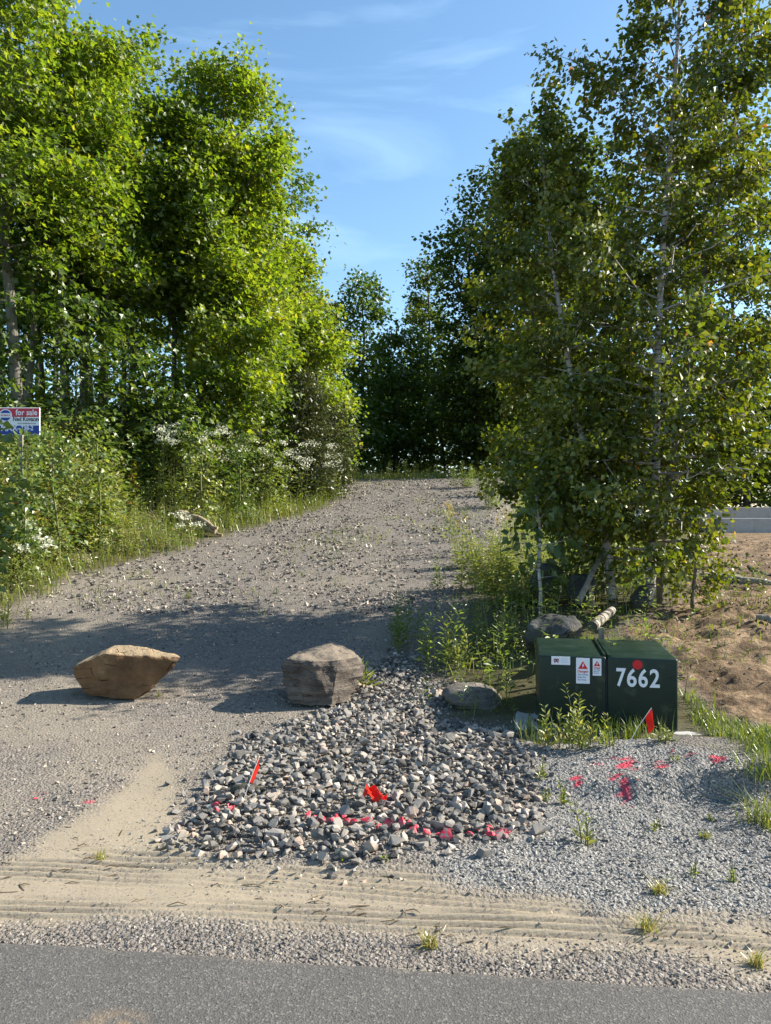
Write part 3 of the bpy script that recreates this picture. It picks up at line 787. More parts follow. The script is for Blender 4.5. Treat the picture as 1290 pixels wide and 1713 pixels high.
# ------------------------------------------------------------------ green utility cabinet
def green_paint():
    m = NT('dark_green_enamel'); p = m.obj()
    n = m.noise(p, 6, 5, 0.6); sc = m.noise(m.scale(p, (3, 14, 3), (0, 0, 0.5)), 3, 5, 0.7)
    c = m.mix(n, (0.006, 0.018, 0.013), (0.010, 0.027, 0.019))
    c = m.mix(m.ramp(sc, [(0.56, 0.0), (0.72, 0.35)]), c, (0.10, 0.12, 0.075))
    mud = m.node('ShaderNodeSeparateXYZ', {0: p}).outputs['Z']
    mf = m.math('MULTIPLY', m.ramp(mud, [(0.0, 1.0), (0.16, 0.0)]), m.ramp(m.noise(p, 35, 5, 0.7), [(0.52, 0.0), (0.66, 0.6)]))
    c = m.mix(mf, c, (0.10, 0.085, 0.065))
    return m.principled(c, 0.36, 0.32, m.bump(m.noise(p, 90, 2), 0.05, 0.002), Roughness=m.ramp(n, [(0.3, 0.30), (0.7, 0.46)]))
M['green'] = green_paint()
M['white_vinyl'] = plain('white_vinyl', (0.74, 0.75, 0.78), 0.5, 0.3, 0.06)
M['red_vinyl'] = plain('red_vinyl', (0.55, 0.018, 0.022), 0.5, 0.35, 0.08)
M['black_ink'] = plain('black_ink', (0.03, 0.03, 0.04), 0.6, 0.2, 0.1)
M['blue_ink'] = plain('blue_ink', (0.02, 0.05, 0.28), 0.5, 0.3, 0.1)
M['sign_red'] = plain('sign_red', (0.50, 0.035, 0.06), 0.5, 0.3, 0.08)
def log_bark():
    m = NT('log_bark'); p = m.pos()
    f = m.noise(m.scale(p, (9, 26, 5)), 1.0, 3, 0.6)
    c = m.mix(m.noise(p, 12, 4), (0.40, 0.36, 0.30), (0.24, 0.20, 0.16))
    c = m.mix(m.ramp(f, [(0.47, 0.0), (0.52, 1.0)]), c, (0.045, 0.038, 0.03))
    return m.principled(c, 0.8, 0.2, m.bump(f, 0.5, 0.008))
M['log_bark'] = log_bark()
M['concrete'] = None
def concrete():
    m = NT('concrete'); p = m.pos()
    n = m.noise(p, 4, 6, 0.65); f = m.noise(p, 60, 4)
    c = m.mix(n, (0.27, 0.26, 0.245), (0.44, 0.43, 0.41))
    c = m.mix(m.ramp(m.noise(m.scale(p, (1, 1, 0.25)), 3, 5), [(0.55, 0.0), (0.75, 0.4)]), c, (0.20, 0.185, 0.165))
    return m.principled(c, 0.9, 0.2, m.bump(f, 0.4, 0.006))
M['concrete'] = concrete()
M['grey_wood'] = bark('grey_wood', (0.15, 0.125, 0.10), (0.38, 0.33, 0.27), 5)
M['raw_wood'] = bark('raw_wood', (0.24, 0.17, 0.10), (0.44, 0.34, 0.22), 5)
M['wire'] = plain('white_wire', (0.68, 0.67, 0.62), 0.5, 0.4, 0.08)
def flag_cloth():
    m = NT('red_flag_film'); col = m.mix(m.noise(m.obj(), 25, 3), (0.62, 0.03, 0.02), (0.80, 0.07, 0.045))
    d = m.node('ShaderNodeBsdfDiffuse', {'Color': col}); t = m.node('ShaderNodeBsdfTranslucent', {'Color': col})
    a = m.node('ShaderNodeMixShader', {0: 0.4, 1: d.outputs[0], 2: t.outputs[0]})
    m.l.new(a.outputs[0], m.out.inputs['Surface']); return m.mat
M['flag'] = flag_cloth()

def cabinet():
    FL, FR = np.array([1.113, 5.60]), np.array([2.068, 5.44])
    W = float(np.linalg.norm(FR - FL)); ang = math.atan2(FR[1] - FL[1], FR[0] - FL[0])
    zt, zb, dep = 0.560, 0.045, 0.80
    root = empty('utility_cabinet', (FL[0], FL[1], zb), ang)
    tag(root, 'dark green metal utility cabinet numbered 7662 with warning stickers', 'utility box')
    h = zt - zb; mid = W * 0.497
    # two hoods that meet in a seam; the tops slope very slightly back
    for x0, x1, nm, dz in ((0.0, mid - 0.004, 'hood', 0.0), (mid + 0.004, W, 'hood', 0.0)):
        bm = bevel_box((x0, 0, 0), (x1, dep, h), 0.016, 4)
        o = bm_obj(nm, bm, M['green'], root, True)
        try: o.data.set_sharp_from_angle(angle=math.radians(40))
        except Exception: pass
    g = Geo(); box(g, (mid - 0.020, 0.03, h - 0.004), (mid - 0.004, dep - 0.02, h + 0.014)); box(g, (mid + 0.010, 0.02, h - 0.004), (mid + 0.032, dep - 0.02, h + 0.010))
    g.build('seam_flange', M['green'], root)
    g = Geo(); box(g, (mid - 0.003, 0.006, 0.0), (mid + 0.003, 0.05, h - 0.02)); g.build('seam_gasket', M['black_ink'], root)
    g = Geo(); tube(g, [(W * 0.955, -0.004, h * 0.75), (W * 0.955, 0.004, h * 0.75)], 0.008, 10); g.build('bolt', M['green'], root)
    def lx(px): return (px - 901) / (1134 - 901) * W
    def lz(px, py):
        t = (px - 901) / (1134 - 901); d = 5.60 + (5.44 - 5.60) * t
        return EYE + (CY - py) / FPX * d - zb
    fy = -0.0005
    # stickers
    s = plate('sticker', lx(923), lz(923, 1111.5), lx(955), lz(955, 1098.5), fy, 0.0012, M['white_vinyl'], root)
    cxs, czs = lx(931.5), lz(931, 1105)
    g = Geo()
    for dx in (-0.008, 0.008): tube(g, [(cxs + dx + 0.008 * math.cos(a), fy - 0.0018, czs + 0.002 + 0.010 * math.sin(a)) for a in np.linspace(0, 6.0, 14)], 0.0030, 5)
    g.build('ring_emblem', M['black_ink'], s)
    g = Geo(); tube(g, [(cxs - 0.014, fy - 0.0024, czs - 0.016), (cxs + 0.016, fy - 0.0024, czs + 0.012)], 0.0022, 5); tube(g, [(cxs + 0.014, fy - 0.0024, czs - 0.016), (cxs - 0.016, fy - 0.0024, czs + 0.012)], 0.0022, 5)
    g.build('cross_stroke', M['red_vinyl'], s)
    g = Geo()
    for k in range(4): box(g, (lx(940), fy - 0.0019, czs + 0.013 - k * 0.009), (lx(952 - 2 * (k % 2)), fy - 0.0012, czs + 0.0155 - k * 0.009))
    g.build('printed_line', plain('pale_blue_ink', (0.42, 0.52, 0.66), 0.6), s)
    def danger(x0, x1, y0, y1, big):
        s = plate('sticker', lx(x0), lz(x0, y1), lx(x1), lz(x1, y0), fy, 0.0014, M['white_vinyl'], root)
        w = lx(x1) - lx(x0); hh = lz(x0, y0) - lz(x0, y1); cx_ = (lx(x0) + lx(x1)) / 2; top = lz((x0 + x1) / 2, y0)
        a = w * (0.36 if big else 0.40); ct = top - hh * 0.12
        shape('warning_triangle', [(cx_ - a, ct - a * 1.62), (cx_ + a, ct - a * 1.62), (cx_, ct)], fy - 0.0014, 0.0006, M['red_vinyl'], s)
        q = a * 0.5
        shape('lightning_bolt', [(cx_ + 0.2 * q, ct - 0.9 * q), (cx_ - 0.5 * q, ct - 2.0 * q), (cx_ - 0.05 * q, ct - 1.9 * q), (cx_ - 0.3 * q, ct - 2.95 * q), (cx_ + 0.55 * q, ct - 1.7 * q), (cx_ + 0.1 * q, ct - 1.75 * q), (cx_ + 0.5 * q, ct - 1.05 * q)], fy - 0.0020, 0.0005, M['white_vinyl'], s)
        sz = w * 0.27
        put_text('lettering', 'Danger', sz, (cx_, fy - 0.0014, ct - a * 1.62 - sz * 1.0), M['red_vinyl'], s, 0.0006, 'CENTER')
        for k, tx in enumerate(('High Voltage', 'Keep Out', 'Stay Away')):
            put_text('lettering', tx, sz * 0.56, (lx(x0) + w * 0.10, fy - 0.0014, ct - a * 1.62 - sz * (1.75 + 0.72 * k)), M['blue_ink'], s, 0.0002)
    danger(965, 988, 1101, 1143, True)
    danger(993, 1007.5, 1102, 1130, False)
    shape('red_dot', disc(lx(1067.5), lz(1067, 1112), 0.034, 0.034), fy, 0.0014, M['red_vinyl'], root)
    for ch, x0, x1 in (('7', 1032.5, 1048.5), ('6', 1050, 1066), ('6', 1069, 1084.5), ('2', 1087.5, 1104)):
        me = text_mesh(ch, 0.18, 0.0006, 0.0035)
        co = np.array([v.co[:] for v in me.vertices]); lo, hi = co.min(0), co.max(0)
        xm = (x0 + x1) / 2
        zl, zh = lz(xm, 1149.5 + (xm - 1068) * 0.035), lz(xm, 1118.5 + (xm - 1068) * 0.035)
        me.materials.clear(); me.materials.append(M['white_vinyl'])
        sx, sz = (lx(x1) - lx(x0)) / (hi[0] - lo[0]), (zh - zl) / (hi[1] - lo[1])
        me.transform(Matrix.Translation((lx(x0), fy - 0.0008, zl)) @ STAND @ Matrix.Diagonal((sx, sz, 1, 1)) @ Matrix.Translation((-lo[0], -lo[1], 0)))
        link('digit', me, root)
    # concrete pad
    bm = bevel_box((-0.17, -0.05, -0.22), (W + 0.19, dep + 0.15, 0.0), 0.02, 2)
    p = bm_obj('concrete_pad', bm, M['concrete'])
    p.location = (FL[0], FL[1], zb - 0.003); p.rotation_euler = (0, 0, ang)
    tag(p, 'weathered concrete pad under the green utility cabinet', 'concrete pad')
    # post behind
    q = at(1006, 1072, 6.62); zg = float(H0(q[0], q[1])) - 0.1
    g = Geo(); box(g, (q[0] - 0.02, q[1] - 0.015, zg), (q[0] + 0.02, q[1] + 0.015, EYE + (CY - 1050) / FPX * 6.62)); 
    tag(g.build('wooden_stake', M['grey_wood']), 'short grey wooden stake standing right behind the green cabinet', 'stake')
cabinet()
def pad_stone():
    b = G(1152, 1228)
    r = np.random.RandomState(5); pts = [norm(r.normal(size=3)) * np.array([.17, .24, .075]) for _ in range(20)]
    boulder('boulder', 'pale flat stone in the grass at the corner of the cabinet pad', pts, M['pale_rock'], b + np.array([0.02, 0.12, 0.02]), amp=0.01, seed=9)

# ------------------------------------------------------------------ survey flags
def survey_flag(foot, top, label, droop, w=0.10, h=0.085, seed=0):
    foot, top = np.asarray(foot), np.asarray(top)
    root = empty('survey_flag', foot); tag(root, label, 'flag', 'red survey flags')
    g = Geo(); tube(g, [(0, 0, -0.05), tuple((top - foot) * 0.5 + np.array([0.004, 0, 0.003])), tuple(top - foot)], 0.0022, 6)
    g.build('wire_stake', M['wire'], root)
    ax = norm(top - foot); n = 8; g = Geo(); V = []
    sag = np.array(droop, float)
    r = np.random.RandomState(seed)
    for i in range(n + 1):
        for j in range(n + 1):
            u, v = i / n, j / n
            p = (top - foot) - ax * h * v * (1 - 0.15 * u) + sag * w * u + np.array([0, 0, -0.02 * u * u]) + np.array([0.2, 1, 0]) * 0.012 * math.sin(u * 6 + v * 2.5 + seed) * u
            V.append(p)
    V = np.array(V); F = []
    for i in range(n):
        for j in range(n):
            a = i * (n + 1) + j; F += [(a, a + 1, a + n + 2), (a, a + n + 2, a + n + 1)]
    th = 0.0008; m = len(V)
    V2 = np.concatenate([V, V + np.array([0.1, 1, 0]) * th]); F = np.array(F)
    g.add(V2, np.concatenate([F, F[:, ::-1] + m]))
    g.build('flag', M['flag'], root, smoothf=True)
f = G(401, 1342); d0 = f[1]
survey_flag(f, at(433, 1268, d0 + 0.02), 'red survey flag on a leaning white wire at the left edge of the crushed stone', (-0.02, 0.35, -0.55), 0.07, 0.13, 1)
f = G(1040, 1254); d0 = f[1]
survey_flag(f, at(1090, 1184, d0 - 0.03), 'red survey flag on a white wire leaning in front of the green cabinet', (0.12, -0.1, -0.85), 0.11, 0.07, 4)
def fallen_flag():
    c = G(628, 1347, 0.045); root = empty('survey_flag', c); tag(root, 'crumpled red survey flag lying in the middle of the crushed stone', 'flag', 'red survey flags')
    n = 10; V = []; r = np.random.RandomState(3)
    for i in range(n + 1):
        for j in range(n + 1):
            u, v = i / n - .5, j / n - .5
            taper = 1.0 - 0.55 * (u + 0.5)
            V.append((u * 0.105 + 0.02 * v, v * 0.10 * taper - 0.02 * u, 0.045 * (0.5 - u) * (1 + .3 * v) + 0.018 * math.sin(9 * u + 5 * v) + 0.012 * math.sin(14 * v)))
    V = np.array(V); F = []
    for i in range(n):
        for j in range(n):
            a = i * (n + 1) + j; F += [(a, a + n + 1, a + n + 2), (a, a + n + 2, a + 1)]
    F = np.array(F); g = Geo(); g.add(np.concatenate([V, V - np.array([0, 0, .001])]), np.concatenate([F, F[:, ::-1] + len(V)]))
    g.build('flag', M['flag'], root)
    g = Geo(); tube(g, [(0.03, -0.02, 0.0), (0.09, -0.035, -0.01), (0.17, -0.075, -0.035)], 0.002, 5); g.build('wire_stake', M['wire'], root)
fallen_flag()

# ------------------------------------------------------------------ for sale sign
def sale_sign():
    d = 12.0; k = d / FPX
    def X(px): return (px - 34) * k
    zc0 = EYE + (CY - 727) * k
    def Z(py): return EYE + (CY - py) * k
    base = np.array([(34 - CX) * k, d, 0]); zg = float(H0(base[0], d)); base[2] = zg
    root = empty('sale_sign', base); tag(root, 'red white and blue for sale sign standing among the weeds', 'sign')
    z = lambda py: Z(py) - zg
    x0, x1 = X(-38), X(67)
    board = bm_obj('board', bevel_box((x0, -0.01, z(727.5)), (x1, 0.012, z(682))), M['white_vinyl'], root) if False else None
    bm = bevel_box((x0, -0.010, z(728)), (x1, 0.012, z(682)), 0.004, 1); board = bm_obj('board', bm, M['white_vinyl'], root)
    y = -0.0105
    plate('red_band', x0 + 0.008, z(697.5), x1 - 0.008, z(683.2), y, 0.002, M['sign_red'], board)
    plate('blue_band', x0 + 0.008, z(726.8), x1 - 0.008, z(712), y, 0.002, M['blue_ink'], board)
    put_text('lettering', 'for sale', 0.125, (X(27), y - 0.002, z(694.5)), M['white_vinyl'], board, 0.003, sx=0.85, spacing=1.05)
    put_text('lettering', 'Ned Kovacev', 0.098, (X(22), y, z(704.6)), M['black_ink'], board, 0.0025, sx=0.78)
    put_text('lettering', 'SALES REPRESENTATIVE', 0.030, (X(30), y, z(709.6)), M['black_ink'], board, 0.0004, sx=0.9)
    put_text('lettering', 'MAX', 0.135, (X(2), y - 0.002, z(721)), M['white_vinyl'], board, 0.003, sx=0.9)
    put_text('lettering', '(705)', 0.045, (X(27.5), y - 0.002, z(719.5)), M['white_vinyl'], board, 0.0004)
    put_text('lettering', '738-2', 0.105, (X(35.5), y - 0.002, z(719.8)), M['white_vinyl'], board, 0.0025, sx=0.8)
    put_text('lettering', '1-800-', 0.045, (X(32), y - 0.002, z(724.5)), M['white_vinyl'], board, 0.0004)
    cx_, cz_ = X(10), z(695)
    shape('balloon_rim', disc(cx_, cz_, X(45) - X(34), (X(45) - X(34)) * 0.95), y - 0.0022, 0.001, M['white_vinyl'], board)
    R_ = (X(43.3) - X(34))
    def band(a0, a1): return [(cx_ + R_ * math.cos(a), cz_ + R_ * .95 * math.sin(a)) for a in np.linspace(a0, a1, 16)]
    shape('balloon_top', band(math.radians(25), math.radians(155)), y - 0.0034, 0.001, M['blue_ink'], board)
    shape('balloon_bottom', band(math.radians(205), math.radians(335)), y - 0.0034, 0.001, M['blue_ink'], board)
    put_text('lettering', 'RE/MAX', 0.042, (cx_, y - 0.0034, cz_ - 0.014), M['sign_red'], board, 0.0006, 'CENTER')
    for px in (33.5, -20):
        g = Geo(); box(g, (X(px) - 0.03, 0.013, -0.3), (X(px) + 0.03, 0.055, z(690))); g.build('post', M['grey_wood'], root)
sale_sign()

# ------------------------------------------------------------------ logs, sticks, stump
def stick(name, label, cat, pts, rad, mat, n=8, wob=0.0, seed=0):
    pts = np.asarray(pts, float); r = np.random.RandomState(seed)
    t = np.linspace(0, 1, 14); k = np.linspace(0, 1, len(pts))
    P = np.stack([np.interp(t, k, pts[:, i]) for i in range(3)], 1)
    P[1:-1] += r.normal(0, wob, (12, 3))
    g = Geo(); R_ = np.interp(t, np.linspace(0, 1, len(rad)), rad) * (1 + r.uniform(-.06, .06, 14))
    o_ = P[0].copy(); tube(g, P - o_, R_, n)
    o = g.build(name, mat, smoothf=True); o.location = o_
    try: o.data.set_sharp_from_angle(angle=math.radians(50))
    except Exception: pass
    return tag(o, label, cat) if cat else o
def birch_log():
    a, c = at(991, 1048, 6.9), at(1024, 1021, 7.5)
    a[2] = max(a[2], float(H0(*a[:2])) + .03)
    root = empty('birch_log', a); tag(root, 'short cut birch log with banded white bark behind the cabinet', 'log')
    t = np.linspace(0, 1, 12)[:, None]; P = (c - a) * t
    g = Geo(); tube(g, P, np.linspace(0.047, 0.040, 12) * (1 + 0.04 * np.sin(np.arange(12) * 2.1)), 14, cap=False); g.build('bark', M['log_bark'], root, True)
    g = Geo(); ax = norm(c - a); tube(g, np.stack([-ax * 0.004, ax * 0.01]), 0.0455, 14); g.build('cut_end', M['dark_bark'], root); g = Geo(); tube(g, np.stack([(c - a) - ax * 0.01, (c - a) + ax * 0.003]), 0.0385, 14); g.build('cut_end', M['dark_bark'], root)
birch_log()
stick('fallen_branch', 'grey leaning dead branch propped over the dark boulders', 'branch', [at(968, 1005, 8.3), at(985, 972, 8.5), at(1002, 935, 8.9), at(1018, 905, 9.2)], [0.035, 0.03, 0.02], M['grey_wood'], 9, 0.004, 1)
stick('dead_stub', 'short pale broken stub standing in the shade by the birches', 'stump', [at(990, 1016, 8.6), at(990, 995, 8.6), at(987, 979, 8.6)], [0.035, 0.03, 0.012], M['raw_wood'], 7, 0.004, 2)
g0 = G(1170, 972); g1 = G(1330, 985)
stick('fallen_timber', 'long grey timber lying at the near edge of the dirt lot', 'timber', [g0 + [0, 0, .06], (g0 + g1) / 2 + [0, 0, .08], g1 + [0, 0, .05]], [0.06, 0.07, 0.06], M['grey_wood'], 8, 0.01, 3)
g0 = G(1252, 955); g1 = G(1320, 975)
stick('fallen_branch', 'dark bent root lying on the dirt lot behind the timber', 'branch', [g0 + [0, 0, .16], g0 * .6 + g1 * .4 + [0, 0, .06], g1 + [0, 0, .04]], [0.03, 0.06, 0.07], M['dark_bark'], 7, 0.015, 4)
g0 = G(1211, 958)
stick('fallen_branch', 'thin dark twig sticking up from the dirt lot', 'branch', [g0, g0 + [0.12, 0, 0.10], g0 + [.2, 0.05, 0.20], g0 + [.24, .06, .26]], [0.018, 0.014, 0.006], M['dark_bark'], 5, 0.01, 5)
g0 = G(1265, 1040); g1 = G(1330, 1052)
stick('fallen_branch', 'weathered grey branch half buried at the right of the dirt lot', 'branch', [g0 + [0, 0, .05], g1 + [0, 0, .05]], [0.03, 0.05], M['grey_wood'], 7, 0.012, 6)
def stump():
    b = G(330, 893); root = empty('fallen_stump', b); tag(root, 'weathered grey split stump lying in the bank left of the driveway', 'stump')
    k = b[1] / FPX
    for i, (a, c, r0, r1) in enumerate((((-34, 34), (36, 10), .09, .03), ((-26, 20), (32, 4), .11, .05), ((-8, 10), (42, -2), .06, .03), ((-30, 26), (-18, 2), .08, .05))):
        g = Geo(); P = np.array([(a[0] * k, 0.15 - 0.05 * i, a[1] * k), ((a[0] + c[0]) / 2 * k, 0.05, ((a[1] + c[1]) / 2 + 4) * k), (c[0] * k, -0.1 + .05 * i, c[1] * k)])
        t = np.linspace(0, 1, 9); Q = np.stack([np.interp(t, [0, .5, 1], P[:, j]) for j in range(3)], 1)
        rr = np.random.RandomState(i); Q[1:-1] += rr.normal(0, .012, (7, 3))
        tube(g, Q, np.linspace(r0, r1, 9) * rr.uniform(.8, 1.15, 9), 9)
        g.build('root_limb' if i else 'trunk', M['raw_wood'], root)
stump()
for i, (px, py, ln, an, lb) in enumerate(((215, 968, .5, .5, 'pale bent twig lying on the gravel near the left bank'), (378, 1328, .22, .1, 'dark flat splinter of wood lying on the crushed stone'), (262, 1418, .12, 0.3, 'tiny dark twig on the sand below the crushed stone'))):
    p = G(px, py, .012)
    stick('twig', lb, 'twig', [p, p + [ln * .5, .02, .02], p + [ln * math.cos(an), ln * math.sin(an), 0.005]], [.010, .012, .006] if i != 1 else [.02, .03, .012], M['grey_wood'] if i != 1 else M['dark_bark'], 6, .003, i + 20)

# ------------------------------------------------------------------ house foundation far right
def foundation():
    x0, x1, y0, y1 = 12.2, 24.0, 28.0, 38.0; zg = float(H0(13, 28)) - 0.3
    zf, zb = EYE - (867 - CY) / FPX * 28, EYE + (CY - 848.5) / FPX * 38
    root = empty('house_foundation', (x0, y0, zg)); tag(root, 'unfinished grey concrete house foundation at the far edge of the dirt lot', 'foundation')
    t = 0.28
    for nm, lo, hi in (('wall', (0, 0, 0), (x1 - x0, t, zf - zg)), ('wall', (0, y1 - y0 - t, 0), (x1 - x0, y1 - y0, zb - zg)), ('wall', (0, t + .002, 0), (t, y1 - y0 - t - .002, zf - zg - .006)), ('wall', (x1 - x0 - t, t + .002, 0), (x1 - x0, y1 - y0 - t - .002, zf - zg - .006))):
        bm_obj(nm, bevel_box(lo, hi, 0.012, 1), M['concrete'], root)
    for k in range(1, 10):
        g = Geo(); box(g, (k * 1.22 - .006, -0.006, 0.02), (k * 1.22 + .006, 0.0, zf - zg - .03)); g.build('form_seam', M['concrete'], root)
foundation()
# ------------------------------------------------------------------ leaves and trees
L_OVATE = (np.array([(0, 0, 0), (.40, .36, .07), (0, .45, -.02), (-.40, .36, .07), (0, 1, -.06)], float), np.array([(0, 1, 2), (0, 2, 3), (2, 1, 4), (3, 2, 4)]))
L_MAPLE = (np.array([(0, 0, 0), (0, .42, -.02), (.58, .42, .05), (.20, .58, .02), (0, 1, -.08), (-.20, .58, .02), (-.58, .42, .05)], float), np.array([(0, 2, 1), (1, 2, 3), (1, 3, 4), (0, 1, 6), (1, 5, 6), (1, 4, 5)]))
L_SIMPLE = (np.array([(0, 0, 0), (.42, .45, .06), (0, 1, -.05), (-.42, .45, .06)], float), np.array([(0, 1, 2), (0, 2, 3)]))
L_LANCE = (np.array([(0, 0, 0), (.13, .4, .03), (0, 1, -.12), (-.13, .4, .03)], float), np.array([(0, 1, 2), (0, 2, 3)]))
L_NEEDLE = (np.array([(-.06, 0, 0), (.06, 0, 0), (0, 1, 0)], float), np.array([(0, 1, 2)]))

def leaf_axes(Y, up, r, rand_n=0.8):
    Y = norm(Y); N = up + r.normal(0, rand_n, Y.shape)
    N = norm(N - Y * (N * Y).sum(1, keepdims=True)); X = np.cross(Y, N)
    return X, Y, N

def put_leaves(g, temp, pos, X, Y, N, s, tint, mi=0, wid=1.0):
    tv, tf = temp
    V = pos[:, None, :] + s[:, None, None] * (tv[None, :, 0:1] * wid * X[:, None, :] + tv[None, :, 1:2] * Y[:, None, :] + tv[None, :, 2:3] * N[:, None, :])
    F = tf[None] + (np.arange(len(pos)) * len(tv))[:, None, None]
    g.add(V, F, np.repeat(tint, len(tf)), mi)

PROF = {'oval': ([0, .15, .45, .75, 1], [.55, .9, 1, .75, .22]), 'column': ([0, .2, .6, .85, 1], [.75, 1, .95, .7, .25]), 'cone': ([0, .1, .4, .75, 1], [.8, 1, .75, .42, .08]), 'round': ([0, .2, .5, .8, 1], [.4, .8, 1, .85, .35])}

def tree(name, label, base, top, R, cb, nlimb, nleaf, temp, size, leaf_m, bark_m, seed, path=None, r0=0.1, up=(0.15, 1.2), twig=0.6, spread=0.16, droop=0.3, flat=0.6, upw=0.8, nrand=0.8, prof='oval', group=None, cat='tree', limb_step=0.28, singles=0, keep=None, depth=1.0, bunch=0.0, tint_shift=0.0):
    """base (x, y, z), top z, crown radius R, cb = crown base as fraction of the height"""
    r = np.random.RandomState(seed)
    base = np.asarray(base, float); h = top - base[2]
    if path is None:
        n = 9; t = np.linspace(0, 1, n)
        w = np.cumsum(r.normal(0, 0.012 * h, (n, 2)), 0); w -= w[0]
        TP = np.stack([base[0] + w[:, 0], base[1] + w[:, 1], base[2] - 0.1 + (h + .1) * t], 1)
    else: TP = np.asarray(path, float)
    tz = np.linspace(0, 1, len(TP)); tt = np.linspace(0, 1, 16)
    P = np.stack([np.interp(tt, tz, TP[:, i]) for i in range(3)], 1)
    P[1:-1] = (P[:-2] + 2 * P[1:-1] + P[2:]) / 4
    rad = r0 * (1 - tt) ** 0.8 + 0.008; rad[0] *= 1.35
    gt = Geo(); tube(gt, P, rad, 9, 0.5)
    def tp(t): return np.stack([np.interp(t, tt, P[:, i]) for i in range(3)], -1)
    S, E, OUT, LW = [], [], [], []
    ub, ul = PROF[prof]
    for k in range(nlimb):
        u = (k + r.uniform(0, 1)) / nlimb; t = cb + (1 - cb) * u * 0.985
        az = k * 2.39996 + r.uniform(-.5, .5)
        L = R * np.interp(u, ub, ul) * r.uniform(0.48, 1.28)
        el = up[0] + (up[1] - up[0]) * u + r.uniform(-.18, .18)
        p0 = tp(t); out = np.array([math.cos(az), math.sin(az) * depth, 0.0])
        s = np.linspace(0, 1, 6)[:, None]
        Q = p0 + out * L * s + np.array([0, 0, 1.0]) * (math.tan(min(el, 1.3)) * L * (s - 0.45 * s * s * (1 - u * .6)))
        Q[1:] += r.normal(0, 0.035 * L, (5, 3)) * s[1:]
        rl = max(0.006, 0.42 * np.interp(t, tt, rad))
        tube(gt, Q, np.linspace(rl, 0.004, 6), 4 if rl < .03 else 6, 0.5, cap=False)
        m = max(3, int(L / limb_step * 1.7)); lw = r.uniform(.55, 1.35)
        for j in range(m):
            sj = 0.22 + 0.78 * (j + r.uniform(0, 1)) / m
            q = np.array([np.interp(sj, s[:, 0], Q[:, i]) for i in range(3)])
            a2 = az + (1 if j % 2 else -1) * r.uniform(.3, 1.3)
            tl = twig * r.uniform(.5, 1.15) * (1.05 - 0.35 * sj)
            d = np.array([math.cos(a2), math.sin(a2) * depth, r.normal(0.12, .32)])
            if sj > .9: d = norm(out + d * .4 + [0, 0, .25])
            S.append(q); E.append(q + d * tl); OUT.append(out); LW.append(lw)
    for _ in range(4):
        S.append(P[-1]); d = r.normal(0, .5, 3); d[2] = abs(d[2]) + .4; E.append(P[-1] + d * twig * .7); OUT.append(np.array([0, 0, 1.0])); LW.append(1.0)
    S, E, OUT, LW = np.array(S), np.array(E), np.array(OUT), np.array(LW)
    if keep is not None:
        kk = keep(E); S, E, OUT, LW = S[kk], E[kk], OUT[kk], LW[kk]
    # twigs as thin three-sided spikes
    D = E - S; dn = norm(D); a_ = norm(np.cross(dn, np.array([0.3, 0.2, 1.0]))); b_ = np.cross(dn, a_)
    tr = 0.006 if h > 6 else 0.004
    V = np.concatenate([S[:, None] + tr * a_[:, None], S[:, None] + tr * (-.5 * a_ + .87 * b_)[:, None], S[:, None] + tr * (-.5 * a_ - .87 * b_)[:, None], E[:, None]], 1)
    F = np.array([(0, 1, 3), (1, 2, 3), (2, 0, 3)])[None] + (np.arange(len(S)) * 4)[:, None, None]
    gt.add(V, F)
    nt = len(S); w_t = r.gamma(2.2, 1, nt) * LW; idx = r.choice(nt, nleaf, p=w_t / w_t.sum())
    u = r.uniform(0.1, 1.08, nleaf) ** 0.75
    pos = S[idx] + D[idx] * u[:, None] + r.normal(0, 1, (nleaf, 3)) * np.array([spread, spread, spread * flat])
    Yd = dn[idx] * .5 + OUT[idx] * .35 + r.normal(0, .55, (nleaf, 3)); Yd[:, 2] -= droop
    upv = np.array([0, 0, 1.0]) * upw + SUNV * 0.55
    X, Y, N = leaf_axes(Yd, upv, r, nrand)
    s = size * r.uniform(.6, 1.2, nleaf)
    ct = r.normal(0, .16, nt)
    tint = np.clip(r.uniform(.05, .8, nleaf) + ct[idx] + tint_shift, 0, .93)
    tint = np.where(r.uniform(0, 1, nleaf) < .012, r.uniform(.95, 1, nleaf), tint)
    ok = pos[:, 2] > H0(pos[:, 0], pos[:, 1]) + .05
    pos, X, Y, N, s, tint = pos[ok], X[ok], Y[ok], N[ok], s[ok], tint[ok]
    root = empty(name, tuple(base)); tag(root, label, cat, group)
    for g_ in (gt,):
        g_.v = [v - base for v in g_.v]
        g_.build('trunk', bark_m, root, smoothf=True)
    pick = np.zeros(len(pos), bool)
    if singles:
        vis = np.abs(pos[:, 0] / pos[:, 1] * FPX) < 640
        sc = np.where(vis, -s / pos[:, 1], 0) + 0.0006 * r.uniform(0, 1, len(pos)) * s
        pick[np.argsort(sc)[:singles]] = True
    g = Geo(); put_leaves(g, temp, pos[~pick] - base, X[~pick], Y[~pick], N[~pick], s[~pick], tint[~pick])
    tag(g.build('crown', leaf_m, root), kind='stuff')
    if singles:
        lm = []
        for tq in (.15, .4, .6, .8, .9):
            g = Geo(); g.add(*temp, tq); lm.append(g.mesh('leaf', leaf_m))
        for n_, i in enumerate(np.where(pick)[0]):
            o = link('leaf', lm[n_ % 5], root)
            o.matrix_local = Matrix.Translation(Vector(pos[i] - base)) @ Matrix((X[i], Y[i], N[i])).transposed().to_4x4() @ Matrix.Scale(float(s[i]), 4)
    return root

def TZ(py, d): return EYE + (CY - py) / FPX * d
def TB(px, d):
    x = (px - CX) / FPX * d
    return np.array([x, d, float(H0(x, d))])

